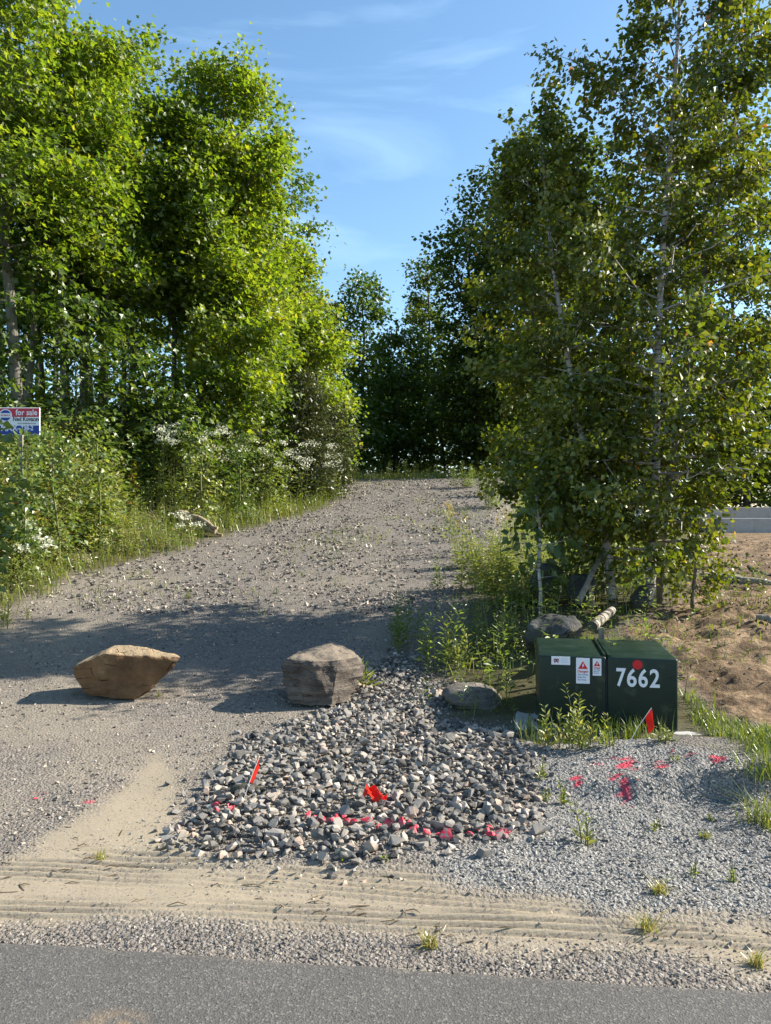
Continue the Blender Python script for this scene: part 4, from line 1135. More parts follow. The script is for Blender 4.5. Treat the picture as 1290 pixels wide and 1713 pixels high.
# --- the two birches on the right
def crown_gap(E):
    """openings in the birch crowns: towards the brown boulder, low over the pale boulder, and over the lot at the right"""
    p = np.array([-2.75, 6.75, .40]); w = E - p; t = w @ SUNV
    d = np.linalg.norm(w - t[:, None] * SUNV, axis=1)
    q = np.array([.55, 6.55, .15]); w2 = E - q; t2 = w2 @ SUNV
    d2 = np.linalg.norm(w2 - t2[:, None] * SUNV, axis=1)
    return (d > .62) & (d2 > .85) & ~((E[:, 0] > 3.7) & (E[:, 2] < 1.78 + .12 * np.sin(E[:, 1] * 5)))
def pth(pp): return [at(px, py, d) for px, py, d in pp]
b1 = TB(1086, 9.0)
tree('birch_tree', 'tallest birch with straight stem, its crown cut by the top edge', b1, TZ(-190, 9.0), 1.28, 0.08, 98, 29000, L_OVATE, 0.077, M['birch_leaf'], M['birch_bark'], 101,
     path=[b1 - [0, 0, .15]] + pth([(1093, 900, 9.0), (1099, 760, 9.0), (1098, 640, 9.05), (1106, 450, 9.1), (1121, 250, 9.2), (1136, 60, 9.2), (1142, -190, 9.2)]), r0=0.052, keep=crown_gap, up=(-0.05, .9), twig=.55, spread=.075, droop=.7, flat=1.0, upw=.25, nrand=1.0, prof='column', limb_step=.24, singles=150)
bb = TB(1098, 9.15)
tree('birch_tree', 'second tall birch stem fanning out to the right edge beside the tallest one', bb, TZ(-120, 9.5), 1.0, 0.25, 60, 10500, L_OVATE, 0.077, M['birch_leaf'], M['pale_bark'], 108,
     path=[bb - [0, 0, .15]] + pth([(1118, 820, 9.2), (1150, 600, 9.3), (1192, 390, 9.4), (1235, 180, 9.5), (1268, -60, 9.5)]), r0=0.045, keep=crown_gap, up=(-0.05, .9), twig=.5, spread=.075, droop=.7, flat=1.0, upw=.25, nrand=1.0, prof='column', limb_step=.24, singles=30)
b2 = TB(1027, 8.9)
tree('birch_tree', 'slim leaning birch with bare white lower stem and a few orange leaves', b2, TZ(215, 9.4), 0.72, 0.16, 54, 13500, L_OVATE, 0.073, M['birch_leaf'], M['birch_bark'], 102,
     path=[b2 - [0, 0, .12]] + pth([(1018, 920, 8.9), (1003, 840, 9.0), (985, 780, 9.0), (966, 690, 9.1), (946, 580, 9.2), (925, 450, 9.3), (912, 330, 9.4), (905, 215, 9.4)]), r0=0.045, keep=crown_gap, up=(0.0, .8), twig=.5, spread=.075, droop=.75, flat=1.0, upw=.2, nrand=1.0, prof='oval', limb_step=.24, singles=90, tint_shift=.03)
b3 = TB(948, 9.9)
tree('birch_tree', 'thin young birch stem rising in the dark gap beside the driveway slope', b3, TZ(330, 9.9), 0.85, 0.14, 38, 9000, L_OVATE, 0.07, M['birch_leaf'], M['pale_bark'], 103,
     path=[b3 - [0, 0, .12]] + pth([(936, 860, 9.9), (918, 700, 9.9), (890, 520, 10.0), (872, 400, 10.0), (868, 300, 10.0)]), r0=0.03, keep=crown_gap, up=(0.0, 0.8), twig=.45, spread=.075, droop=.75, flat=1.0, upw=.2, nrand=1.0, prof='column', limb_step=.26, singles=30, tint_shift=.06)
b4 = TB(1160, 8.8)
tree('birch_sapling', 'low bushy birch sapling with bright leaves at the edge of the dirt lot', b4, TZ(830, 9.2), 0.28, 0.1, 16, 1500, L_OVATE, 0.062, M['birch_leaf'], M['pale_bark'], 104, r0=0.016, up=(0.1, 1.0), twig=.28, spread=.08, droop=.5, flat=1.0, upw=.3, nrand=1.0, prof='oval', limb_step=.2, cat='sapling', tint_shift=.2)
b5 = TB(905, 8.6)
tree('broadleaf_sapling', 'small sapling with big dark heart-shaped leaves beside the slope', b5, TZ(835, 8.9), 0.34, 0.35, 12, 190, L_OVATE, 0.13, M['broad_leaf'], M['birch_bark'], 105, r0=0.016, up=(0.1, .8), twig=.22, spread=.06, droop=.8, flat=1.0, upw=.5, nrand=.7, prof='round', limb_step=.2, cat='sapling', singles=40)
b6 = TB(1010, 9.9)
tree('young_shrub', 'tangled low shrub with pale leaves between the birch stems', b6, TZ(850, 9.9), 0.75, 0.05, 22, 1700, L_OVATE, 0.065, M['broad_leaf'], M['pale_bark'], 106, r0=0.02, up=(0.1, 1.0), twig=.35, spread=.12, droop=.4, flat=1.0, upw=.4, nrand=1.0, prof='round', limb_step=.22, cat='shrub', tint_shift=.15)
# --- sunlit maples along the left of the driveway (photo column, distance, row of the top, crown radius ...)
MP = dict(temp=L_MAPLE, leaf_m=M['maple_leaf'], bark_m=M['bark'], up=(0.40, 1.0), twig=.75, spread=.19, droop=.3, flat=.75, upw=.9, nrand=.75)
tree('maple_tree', 'tallest bright maple cut off by the top left corner', TB(15, 14.6), TZ(-150, 14.6), 1.75, .40, 66, 24000, size=.118, seed=201, r0=.12, prof='column', singles=30, **MP)
tree('maple_tree', 'bright maple with rounded top second from the left edge', TB(150, 16.5), TZ(105, 16.5), 1.45, .40, 58, 20000, size=.118, seed=202, r0=.11, prof='oval', **MP)
tree('maple_tree', 'broad maple with jagged top standing against the open sky', TB(318, 18.5), TZ(128, 18.5), 1.5, .36, 84, 30000, size=.118, seed=203, r0=.13, prof='column', **MP)
tree('maple_tree', 'maple with side boughs reaching over the bank, right of the broad one', TB(396, 20.5), TZ(330, 20.5), 1.5, .28, 62, 23000, size=.118, seed=204, r0=.10, prof='oval', tint_shift=.1, **MP)
tree('maple_tree', 'last tall maple of the left row where the slope of crowns drops', TB(482, 23.5), TZ(430, 23.5), 1.0, .2, 48, 18000, size=.118, seed=205, r0=.09, prof='cone', tint_shift=.1, **MP)
tree('maple_tree', 'low bright maple with boughs hanging towards the crest of the driveway', TB(535, 22.0), TZ(560, 22.0), .85, .12, 32, 9500, size=.125, seed=206, r0=.06, prof='round', tint_shift=.12, **MP)
tree('maple_tree', 'narrow maple filling the notch between the two left crowns', TB(232, 20.5), TZ(120, 20.5), 1.25, .3, 44, 15000, size=.118, seed=207, r0=.09, prof='oval', **MP)
tree('maple_tree', 'mid-height maple with bright lower boughs over the white flowers', TB(395, 18.0), TZ(470, 18.0), 1.2, .3, 30, 8000, size=.125, seed=208, r0=.05, prof='round', tint_shift=.08, **MP)

# --- brambles and bushes standing out of the left bank
for i, (px, d, top, R_, lf, lb) in enumerate(((38, 11.3, 752, .2, 'broad_leaf', 'bramble at the foot of the for sale sign'), (100, 12.0, 745, .22, 'broad_leaf', 'tall bramble just right of the for sale sign'), (168, 13.2, 745, .25, 'weed_leaf', 'pale leafy bush between sign and orange-leaved shrub'), (335, 15.6, 745, .28, 'weed_leaf', 'bush with pale leaves behind the wide white flowers'), (400, 16.8, 745, .28, 'broad_leaf', 'bush at the top of the bank under the low maple'), (455, 18.0, 760, .25, 'weed_leaf', 'bush at the top of the bank left of the junipers'))):
    tree('bramble_bush', lb, TB(px, d), TZ(top, d), R_, .04, 18, 700, L_OVATE, .095, M[lf], M['green_stem'], 250 + i, r0=.012, up=(.3, .9), twig=.26, spread=.10, droop=.35, flat=1.0, upw=.8, nrand=.7, prof='round', group='bushes on the left bank', cat='shrub', limb_step=.2, tint_shift=.05)

# --- slender trunks and saplings inside the left wood
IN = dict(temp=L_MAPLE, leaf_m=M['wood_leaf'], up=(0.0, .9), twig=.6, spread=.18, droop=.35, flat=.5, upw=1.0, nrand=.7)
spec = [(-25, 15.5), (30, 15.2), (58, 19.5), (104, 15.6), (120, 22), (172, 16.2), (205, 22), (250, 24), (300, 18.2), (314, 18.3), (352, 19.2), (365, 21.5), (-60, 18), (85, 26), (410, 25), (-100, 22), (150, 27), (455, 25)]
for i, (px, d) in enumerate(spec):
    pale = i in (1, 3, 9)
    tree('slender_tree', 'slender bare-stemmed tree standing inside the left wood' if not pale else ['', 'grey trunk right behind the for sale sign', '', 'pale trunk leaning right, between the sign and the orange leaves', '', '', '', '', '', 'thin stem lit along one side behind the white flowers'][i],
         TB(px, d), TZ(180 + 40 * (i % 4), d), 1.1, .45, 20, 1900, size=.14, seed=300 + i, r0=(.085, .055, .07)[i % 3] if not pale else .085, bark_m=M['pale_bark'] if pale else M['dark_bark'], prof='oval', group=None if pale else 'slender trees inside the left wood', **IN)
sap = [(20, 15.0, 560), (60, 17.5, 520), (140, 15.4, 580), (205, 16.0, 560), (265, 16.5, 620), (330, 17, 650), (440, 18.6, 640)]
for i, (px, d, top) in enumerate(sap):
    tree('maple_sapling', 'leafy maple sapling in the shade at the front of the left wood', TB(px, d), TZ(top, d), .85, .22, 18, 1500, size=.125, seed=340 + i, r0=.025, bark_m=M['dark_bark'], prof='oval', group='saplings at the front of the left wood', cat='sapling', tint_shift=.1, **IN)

# --- centre and right background
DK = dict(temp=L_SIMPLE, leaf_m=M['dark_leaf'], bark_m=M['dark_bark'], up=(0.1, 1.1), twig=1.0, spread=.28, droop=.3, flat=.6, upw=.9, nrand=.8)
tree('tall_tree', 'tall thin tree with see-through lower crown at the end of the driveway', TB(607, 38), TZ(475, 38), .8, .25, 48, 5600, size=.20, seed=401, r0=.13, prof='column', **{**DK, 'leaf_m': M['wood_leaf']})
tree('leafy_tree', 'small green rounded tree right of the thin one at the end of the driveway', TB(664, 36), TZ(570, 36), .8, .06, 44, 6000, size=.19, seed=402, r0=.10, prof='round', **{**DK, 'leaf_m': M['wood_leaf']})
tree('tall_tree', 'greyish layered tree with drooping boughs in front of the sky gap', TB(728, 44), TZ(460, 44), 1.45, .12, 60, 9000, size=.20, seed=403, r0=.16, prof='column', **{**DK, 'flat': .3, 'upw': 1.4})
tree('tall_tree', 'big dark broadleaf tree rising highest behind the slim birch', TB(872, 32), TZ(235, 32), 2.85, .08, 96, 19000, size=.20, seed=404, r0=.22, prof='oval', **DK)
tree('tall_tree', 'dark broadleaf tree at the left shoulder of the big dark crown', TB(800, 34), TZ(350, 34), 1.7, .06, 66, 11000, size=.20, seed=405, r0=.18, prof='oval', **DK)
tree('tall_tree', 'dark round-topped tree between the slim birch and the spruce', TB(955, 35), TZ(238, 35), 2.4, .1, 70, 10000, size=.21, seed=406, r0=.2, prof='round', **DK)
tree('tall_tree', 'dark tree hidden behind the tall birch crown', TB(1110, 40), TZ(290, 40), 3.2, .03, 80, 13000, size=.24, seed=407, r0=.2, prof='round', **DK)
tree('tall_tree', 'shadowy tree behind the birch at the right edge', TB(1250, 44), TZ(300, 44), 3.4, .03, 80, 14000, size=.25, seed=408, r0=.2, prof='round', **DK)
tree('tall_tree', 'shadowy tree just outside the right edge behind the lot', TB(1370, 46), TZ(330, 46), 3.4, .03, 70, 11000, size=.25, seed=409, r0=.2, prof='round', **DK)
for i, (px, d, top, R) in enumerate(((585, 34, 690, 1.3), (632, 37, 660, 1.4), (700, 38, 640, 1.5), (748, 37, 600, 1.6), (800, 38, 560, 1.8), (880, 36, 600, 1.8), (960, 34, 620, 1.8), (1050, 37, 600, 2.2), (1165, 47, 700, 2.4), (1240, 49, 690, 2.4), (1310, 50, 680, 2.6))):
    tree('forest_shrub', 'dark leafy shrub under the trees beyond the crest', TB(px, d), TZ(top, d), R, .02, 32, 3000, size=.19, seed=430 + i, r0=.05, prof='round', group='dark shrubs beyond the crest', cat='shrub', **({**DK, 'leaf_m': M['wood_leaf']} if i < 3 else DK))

def conifer(name, label, base, top, R, n_whorl, needle_m, seed, nl=.22, dens=26, cb=.05, droop=.25, cat='tree', sparse=1.0):
    r = np.random.RandomState(seed); base = np.asarray(base, float); h = top - base[2]
    root = empty(name, tuple(base)); tag(root, label, cat)
    gt, gc = Geo(), Geo(); tube(gt, [(0, 0, -.1), (0, 0, h * .5), (0, 0, h)], [.02 * h * .6 + .02, .008 * h + .01, .004], 8)
    pos, Y = [], []
    for k in range(n_whorl):
        u = (k + r.uniform(0, .6)) / n_whorl; z = h * (cb + (1 - cb) * u); L0 = R * (1 - u) ** .85 + .05
        for j in range(int(6 * sparse) + 1):
            az = r.uniform(0, 6.283); L = L0 * r.uniform(.6, 1.15)
            s = np.linspace(0, 1, 5)[:, None]
            Q = np.array([0, 0, z]) + np.array([math.cos(az), math.sin(az), 0]) * L * s + np.array([0, 0, 1.0]) * L * (-droop * s + .35 * s * s)
            tube(gt, Q, np.linspace(.012, .003, 5), 3, cap=False)
            m = max(4, int(L * dens)); sj = r.uniform(.1, 1, m)
            q = np.stack([np.interp(sj, s[:, 0], Q[:, i]) for i in range(3)], 1)
            side = np.where(r.uniform(0, 1, m) < .5, 1, -1) * r.uniform(.4, 1.1, m)
            d = np.stack([np.cos(az + side), np.sin(az + side), r.normal(-.1, .2, m)], 1)
            sub = nl * (1.1 - .6 * sj) * (.4 + .6 * min(1, L))
            for q_, d_, l_ in zip(q, d, sub):
                t = np.linspace(0, 1, 6)[:, None]; pos.append(q_ + d_ * l_ * t); dd = np.repeat(d_[None], 6, 0) + r.normal(0, .75, (6, 3)); Y.append(dd)
    pos = np.concatenate(pos); Y = np.concatenate(Y); n = len(pos)
    X, Y, N = leaf_axes(Y, np.array([0, 0, 1.0]), r, .8)
    put_leaves(gc, L_NEEDLE, pos, X, Y, N, nl * .45 * r.uniform(.7, 1.3, n), r.uniform(0, 1, n), wid=3.2)
    gt.build('trunk', M['dark_bark'], root); tag(gc.build('crown', needle_m, root), kind='stuff')
conifer('spruce_tree', 'dark spruce with pointed tip just above the crowns left of the tall birch', TB(1040, 41), TZ(236, 41), 2.2, 26, M['needle'], 501, nl=.5, dens=8)
conifer('spruce_tree', 'slim spruce peeking out at the end of the left row of maples', TB(556, 28), TZ(500, 28), 0.8, 24, M['needle'], 502, nl=.36, dens=12)
JN = dict(temp=(L_NEEDLE[0] * np.array([4.0, 1, 1]), L_NEEDLE[1]), leaf_m=M['dry_needle'], bark_m=M['dark_bark'], up=(0.3, 1.1), twig=.4, spread=.14, droop=.1, flat=.8, upw=.5, nrand=1.0, prof='oval', cat='shrub', limb_step=.2)
tree('juniper_bush', 'drab brownish juniper bush under the maples by the crest', TB(505, 19.5), TZ(650, 19.5), .5, .05, 46, 7500, size=.11, seed=503, r0=.05, **JN)
tree('juniper_bush', 'smaller brownish juniper in front, next to the white flowers', TB(553, 20.5), TZ(700, 20.5), .38, .05, 30, 4500, size=.11, seed=504, r0=.04, **JN)
tree('tall_tree', 'dark tree hidden behind the slim birch at the drop of the crest', TB(905, 27.5), TZ(480, 27.5), 1.5, .05, 50, 7000, size=.2, seed=410, r0=.14, prof='oval', **DK)

def distant_wood():
    """the far wood: one leafy mass closing the view behind the left row"""
    r = np.random.RandomState(600); n = 40000
    c = np.stack([r.uniform(-34, -3.2, 420), r.uniform(27, 46, 420), 11.5 * r.uniform(.03, 1, 420) ** 1.5], 1)
    c[:, 0] = np.minimum(c[:, 0], -3.6 - (c[:, 1] - 27) * .02)
    i = r.randint(0, 420, n); pos = c[i] + r.normal(0, 1, (n, 3)) * np.array([.9, .9, .6])
    pos[:, 2] += H0(pos[:, 0], pos[:, 1])
    X, Y, N = leaf_axes(r.normal(0, 1, (n, 3)) + [0, 0, -.4], np.array([0, 0, 1.0]), r, .8)
    g = Geo(); put_leaves(g, L_SIMPLE, pos, X, Y, N, .26 * r.uniform(.6, 1.2, n), np.clip(r.uniform(0, .7, n) + .2 * r.normal(size=420)[i], 0, .9))
    for k in range(60):
        x, y = r.uniform(-30, -4), r.uniform(27, 44); z = float(H0(x, y)); tube(g, [(x, y, z - .2), (x + r.normal(0, .2), y, z + 9)], [.13, .05], 6, .5, 1)
    g.v = g.v
    tag(g.build('distant_woods', [M['wood_leaf'], M['dark_bark']]), 'dim mass of woodland deep behind the left row of maples', kind='stuff')
distant_wood()
def lot_wood():
    """woodland edge across the far side of the bare lot"""
    r = np.random.RandomState(610); n = 22000
    c = np.stack([np.where(np.arange(260) < 90, r.uniform(-6, 12, 260), r.uniform(7, 60, 260)), r.uniform(46, 62, 260), r.uniform(.4, 9, 260)], 1)
    i = r.randint(0, 260, n); pos = c[i] + r.normal(0, 1, (n, 3)) * np.array([1.3, 1.3, .9]); pos[:, 2] += H0(pos[:, 0], pos[:, 1])
    X, Y, N = leaf_axes(r.normal(0, 1, (n, 3)) + [0, 0, -.4], np.array([0, 0, 1.0]), r, .8)
    g = Geo(); put_leaves(g, L_SIMPLE, pos, X, Y, N, .42 * r.uniform(.6, 1.2, n), np.clip(r.uniform(0, .7, n) + .2 * r.normal(size=260)[i], 0, .9))
    tag(g.build('lot_edge_woods', M['dark_leaf']), 'dark woodland edge across the far side of the dirt lot', kind='stuff')
lot_wood()
# ------------------------------------------------------------------ weeds, grass, flowers
def stems_and_leaves(gs, gl, base, h, r, nleaf, temp, ls, lean=.18, spire=True, curl=.3, tmin=.12, wid=1.0, tint0=0.0, stem_r=.004, up=.45, bush=.14):
    """many plants at once: base (n,3), height (n,)"""
    n = len(base); ld = r.normal(0, lean, (n, 2)); top = base + np.stack([ld[:, 0] * h, ld[:, 1] * h, h], 1)
    a = r.uniform(0, 6.283, n); o = np.stack([np.cos(a), np.sin(a), 0 * a], 1); o2 = np.stack([-np.sin(a), np.cos(a), 0 * a], 1)
    V = np.stack([base + stem_r * o, base + stem_r * (-.5 * o + .87 * o2), base + stem_r * (-.5 * o - .87 * o2), top], 1)
    F = np.array([(0, 1, 3), (1, 2, 3), (2, 0, 3)])[None] + (np.arange(n) * 4)[:, None, None]
    gs.add(V, F, .4, 1 if gs is gl else 0)
    i = np.repeat(np.arange(n), nleaf); m = len(i)
    t = r.uniform(tmin, 1, m); az = r.uniform(0, 6.283, m)
    pos = base[i] + (top - base)[i] * t[:, None]
    taper = (1.15 - .75 * t) if spire else (0.7 + .5 * t)
    Y = np.stack([np.cos(az), np.sin(az), r.normal(up, curl, m)], 1)
    X, Y, N = leaf_axes(Y, np.array([0, 0, 1.0]) + SUNV * .7, r, .4)
    pos = pos + Y * np.array([1, 1, .3]) * (r.uniform(0, 1, m) * bush * (1.2 - t) * h[i])[:, None]
    s = ls * taper * r.uniform(.6, 1.25, m) * np.clip(h[i] / .7, .5, 1.3)
    pt = r.normal(0, .15, n) + .9 * (fbm(base[:, 0] * .7 + 4, base[:, 1] * .7, 123, 3) - .5)
    put_leaves(gl, temp, pos, X, Y, N, s, np.clip(r.uniform(.1, .75, m) + pt[i] + tint0, 0, 1), 0, wid)

def pts_where(n, xr_, yr_, keep, r):
    x = r.uniform(*xr_, n); y = r.uniform(*yr_, n); k = keep(x, y) > r.uniform(0, 1, n)
    x, y = x[k], y[k]
    return np.stack([x, y, HF(x, y) - .01], 1)

def blades(gl, base, h, r, w=.006, lean=.45, t0=0.0):
    n = len(base); a = r.uniform(0, 6.283, n); d = np.stack([np.cos(a), np.sin(a), 0 * a], 1); sd = np.stack([-np.sin(a), np.cos(a), 0 * a], 1)
    L = (np.abs(r.normal(0, lean, n)) * h)[:, None]
    up_ = np.array([0, 0, 1.0]); hh = h[:, None]
    V = np.stack([base - sd * w, base + sd * w, base + d * L * .35 + up_ * hh * .62 - sd * w * .7, base + d * L * .35 + up_ * hh * .62 + sd * w * .7, base + d * L + up_ * hh * r.uniform(.75, 1.05, (n, 1))], 1)
    F = np.array([(0, 1, 3), (0, 3, 2), (2, 3, 4)])[None] + (np.arange(n) * 5)[:, None, None]
    gl.add(V, F, np.repeat(np.clip(r.uniform(0, .85, n) + t0, 0, 1), 3), 0)

def undergrowth():
    r = np.random.RandomState(700)
    bank = lambda x, y: smooth(-.05, .5, T(_xl, y) - x) * (1 - smooth(5.5, 9, T(_xl, y) - x)) * (y > 7.5)
    tall = lambda p: (.36 + 1.2 * smooth(0, 1.9, T(_xl, p[:, 1]) - p[:, 0] - .9 * smooth(13.2, 14.8, p[:, 1]))) * r.uniform(.45, 1.25, len(p))
    g = Geo(); p = pts_where(11000, (-12, -.6), (8.2, 25.5), bank, r)
    stems_and_leaves(g, g, p, tall(p), r, 25, L_LANCE, .125, wid=1.35, tint0=.22)
    tag(g.build('weed_undergrowth', [M['weed_leaf'], M['green_stem']]), 'dense narrow-leaved weeds covering the bank left of the driveway', kind='stuff')
    g = Geo(); p = pts_where(7000, (-12, -.6), (8.6, 25), lambda x, y: bank(x, y) * smooth(.42, .6, fbm(x * .7, y * .7, 88, 3)) * smooth(.3, 1.0, T(_xl, y) - x - .9 * smooth(13.2, 14.8, y)), r)
    stems_and_leaves(g, g, p, tall(p) * 1.05, r, 22, L_OVATE, .095, spire=False, wid=.9, up=.1)
    tag(g.build('broadleaf_undergrowth', [M['broad_leaf'], M['green_stem']]), 'broad-leaved brambles mixed through the left bank', kind='stuff')
    # grass along the foot of the bank
    g = Geo(); p = pts_where(42000, (-14, -.5), (8, 25.5), lambda x, y: smooth(-.35, .1, T(_xl, y) - x + .5 * (fbm(x * 2, y * 2, 66, 3) - .5)) * (1 - .75 * smooth(.8, 2.0, T(_xl, y) - x)), r)
    blades(g, p, r.uniform(.10, .34, len(p)) * (1 + .45 * smooth(12, 15, p[:, 1])), r, .006, .75, .14)
    tag(g.build('bank_grass', M['grass_blade']), 'yellow-green grass along the foot of the left bank', kind='stuff')
    # right of the driveway: slope weeds up to the birches
    rb = lambda x, y: zones(x, y)[3] * smooth(.0, .7, x - T(_xr, y)) * (1 - smooth(3, 5, x - T(_xr, y))) * (y > 5.9)
    g = Geo(); p = pts_where(3600, (.2, 9), (5.9, 26), rb, r)
    stems_and_leaves(g, g, p, r.uniform(.15, .75, len(p)), r, 30, L_LANCE, .10, wid=1.3, bush=.22)
    tag(g.build('slope_weeds', [M['weed_leaf'], M['green_stem']]), 'mixed green weeds on the slope between driveway and birches', kind='stuff')
    g = Geo(); p = pts_where(9000, (.2, 9), (5.7, 26), rb, r)
    blades(g, p, r.uniform(.08, .34, len(p)), r, .006)
    tag(g.build('slope_grass', M['grass_blade']), 'thin grass on the slope between driveway and birches', kind='stuff')
    # grass beyond the crest
    g = Geo(); p = pts_where(9000, (-3, 9), (25.6, 34), lambda x, y: 0 * x + 1, r); blades(g, p, r.uniform(.10, .40, len(p)), r, .010)
    p = pts_where(700, (-2.5, 8), (25.8, 33), lambda x, y: 0 * x + 1, r); stems_and_leaves(g, g, p, r.uniform(.3, .8, len(p)), r, 24, L_LANCE, .10)
    tag(g.build('crest_grass', [M['grass_blade'], M['dry_stem']]), 'dark grass and weeds at the crest under the far trees', kind='stuff')
    # bright lawn-like strip by the cabinet
    g = Geo(); p = pts_where(16000, (1.9, 4.6), (4.6, 6.4), lambda x, y: smooth(-.06, .10, poly_sd(x, y, BLADES)), r); blades(g, p, r.uniform(.03, .11, len(p)), r, .004, .7, .08)
    p = pts_where(800, (.9, 2.4), (5.15, 5.6), lambda x, y: smooth(.3, .6, fbm(x * 4, y * 4, 5, 2)), r); blades(g, p, r.uniform(.05, .20, len(p)), r, .003, .4)
    tag(g.build('cabinet_grass', M['grass_blade']), 'bright short grass in front of and beside the green cabinet', kind='stuff')
    # patches on the lot edge and thin seedlings over the gravel
    g = Geo(); p = pts_where(6000, (1.5, 9), (6.3, 14.5), lambda x, y: smooth(.52, .66, fbm(x * 1.1, y * 1.4, 97, 3)) * (1 - smooth(10.5, 13.5, y)), r); blades(g, p, r.uniform(.03, .12, len(p)), r, .006, .9)
    p = pts_where(500, (2.5, 8), (8.5, 11.8), lambda x, y: smooth(.45, .6, fbm(x * 1.1, y * 1.4, 97, 3)), r); stems_and_leaves(g, g, p, r.uniform(.1, .3, len(p)), r, 14, L_OVATE, .07, spire=False, up=.2)
    tag(g.build('lot_weeds', [M['grass_blade'], M['dry_stem']]), 'patchy low weeds along the near edge of the dirt lot', kind='stuff')
    g = Geo(); p = pts_where(9000, (-4.5, 2.6), (9, 24), lambda x, y: (1 - zones(x, y)[3]) * np.maximum(smooth(.62, .74, fbm(x * .8 + 9, y * .8, 33, 3)) * .6, np.max([np.exp(-((x - c[0]) / .7) ** 2 - ((y - c[1]) / 1.0) ** 2) for c in [ray(q, w) for q, w in ((565, 905), (545, 915), (745, 882), (770, 860), (600, 900))]], 0)), r); blades(g, p, r.uniform(.03, .16, len(p)), r, .007, .7, .1)
    tag(g.build('driveway_grass', M['grass_blade']), 'sparse grass seedlings growing through the driveway gravel', kind='stuff')
    # leafy floor under the left wood
    g = Geo(); p = pts_where(1500, (-22, -3), (13, 34), lambda x, y: smooth(4, 6, T(_xl, y) - x), r); stems_and_leaves(g, g, p, r.uniform(.3, .9, len(p)), r, 16, L_SIMPLE, .12, spire=False, up=.1)
    tag(g.build('forest_floor_plants', [M['wood_leaf'], M['dry_stem']]), 'shade plants on the floor of the left wood', kind='stuff')
undergrowth()

def plant(name, label, cat, base, stems, leaf, ls, leaf_m, group=None, nleaf=16, seed=0, flower=None, spread=.05, wid=1.0, single=True, up=.4, tint0=0., lean=.16):
    """one countable plant: stems are parts, and so are leaves big enough to tell apart"""
    r = np.random.RandomState(seed); root = empty(name, tuple(base)); tag(root, label, cat, group)
    nleaf, ls, wid = int(nleaf * 1.5), ls * 1.3, wid * 1.25
    lms = []
    if single:
        for tq in (.25, .45, .6, .78): g = Geo(); g.add(*leaf, tq + tint0); lms.append(g.mesh('leaf', leaf_m))
    gl = Geo(); any_l = False
    for k, h in enumerate(stems):
        a = r.uniform(0, 6.283); b = np.array([math.cos(a), math.sin(a), 0]) * r.uniform(0, spread)
        ln = r.normal(0, lean, 2); t = np.linspace(0, 1, 6)[:, None]
        Q = b + np.array([ln[0], ln[1], 0]) * h * t ** 1.5 + np.array([0, 0, h]) * t - np.array([0, 0, .02])
        g = Geo(); tube(g, Q, np.linspace(.0045, .0015, 6), 5); st = g.build('stem', M['green_stem'], root)
        for j in range(nleaf):
            u = .08 + .92 * (j + r.uniform(0, 1)) / nleaf; q = np.array([np.interp(u, t[:, 0], Q[:, i]) for i in range(3)]); az = j * 2.4 + r.uniform(-.4, .4)
            Y = np.array([[math.cos(az), math.sin(az), r.normal(up, .25)]]); X, Y, N = leaf_axes(Y, np.array([0, 0, 1.0]), r, .3)
            q = q + Y[0] * np.array([1, 1, .4]) * r.uniform(0, .16) * h * (1.2 - u)
            s = ls * (1.15 - .7 * u) * r.uniform(.7, 1.2)
            if single:
                o = link('leaf', lms[r.randint(4)], root)
                o.matrix_local = Matrix.Translation(Vector(q)) @ Matrix((X[0], Y[0], N[0])).transposed().to_4x4() @ Matrix.Diagonal((s * wid, s, s, 1))
            else: put_leaves(gl, leaf, q[None], X, Y, N, np.array([s]), np.array([r.uniform(.2, .75) + tint0]), 0, wid); any_l = True
        if flower:
            g = Geo(); m = flower[2]; rr = flower[1]
            c = Q[-1] + np.stack([r.normal(0, rr, m), r.normal(0, rr, m), r.normal(0, rr * flower[3], m)], 1)
            X, Y, N = leaf_axes(r.normal(0, 1, (m, 3)), np.array([0, -.4, 1.0]), r, .5)
            put_leaves(g, L_SIMPLE, c, X, Y, N, flower[4] * r.uniform(.6, 1.3, m), r.uniform(0, 1, m))
            tag(g.build('flower_head', flower[0], root), kind='stuff')
    if any_l: tag(gl.build('foliage', leaf_m, root), kind='stuff')
    return root

WF = lambda rr, m: (M['white_flower'], rr * 1.35, int(m * 2.2), .4, .040)
YF = lambda rr, m: (M['yellow_flower'], rr, m, 1.4, .022)
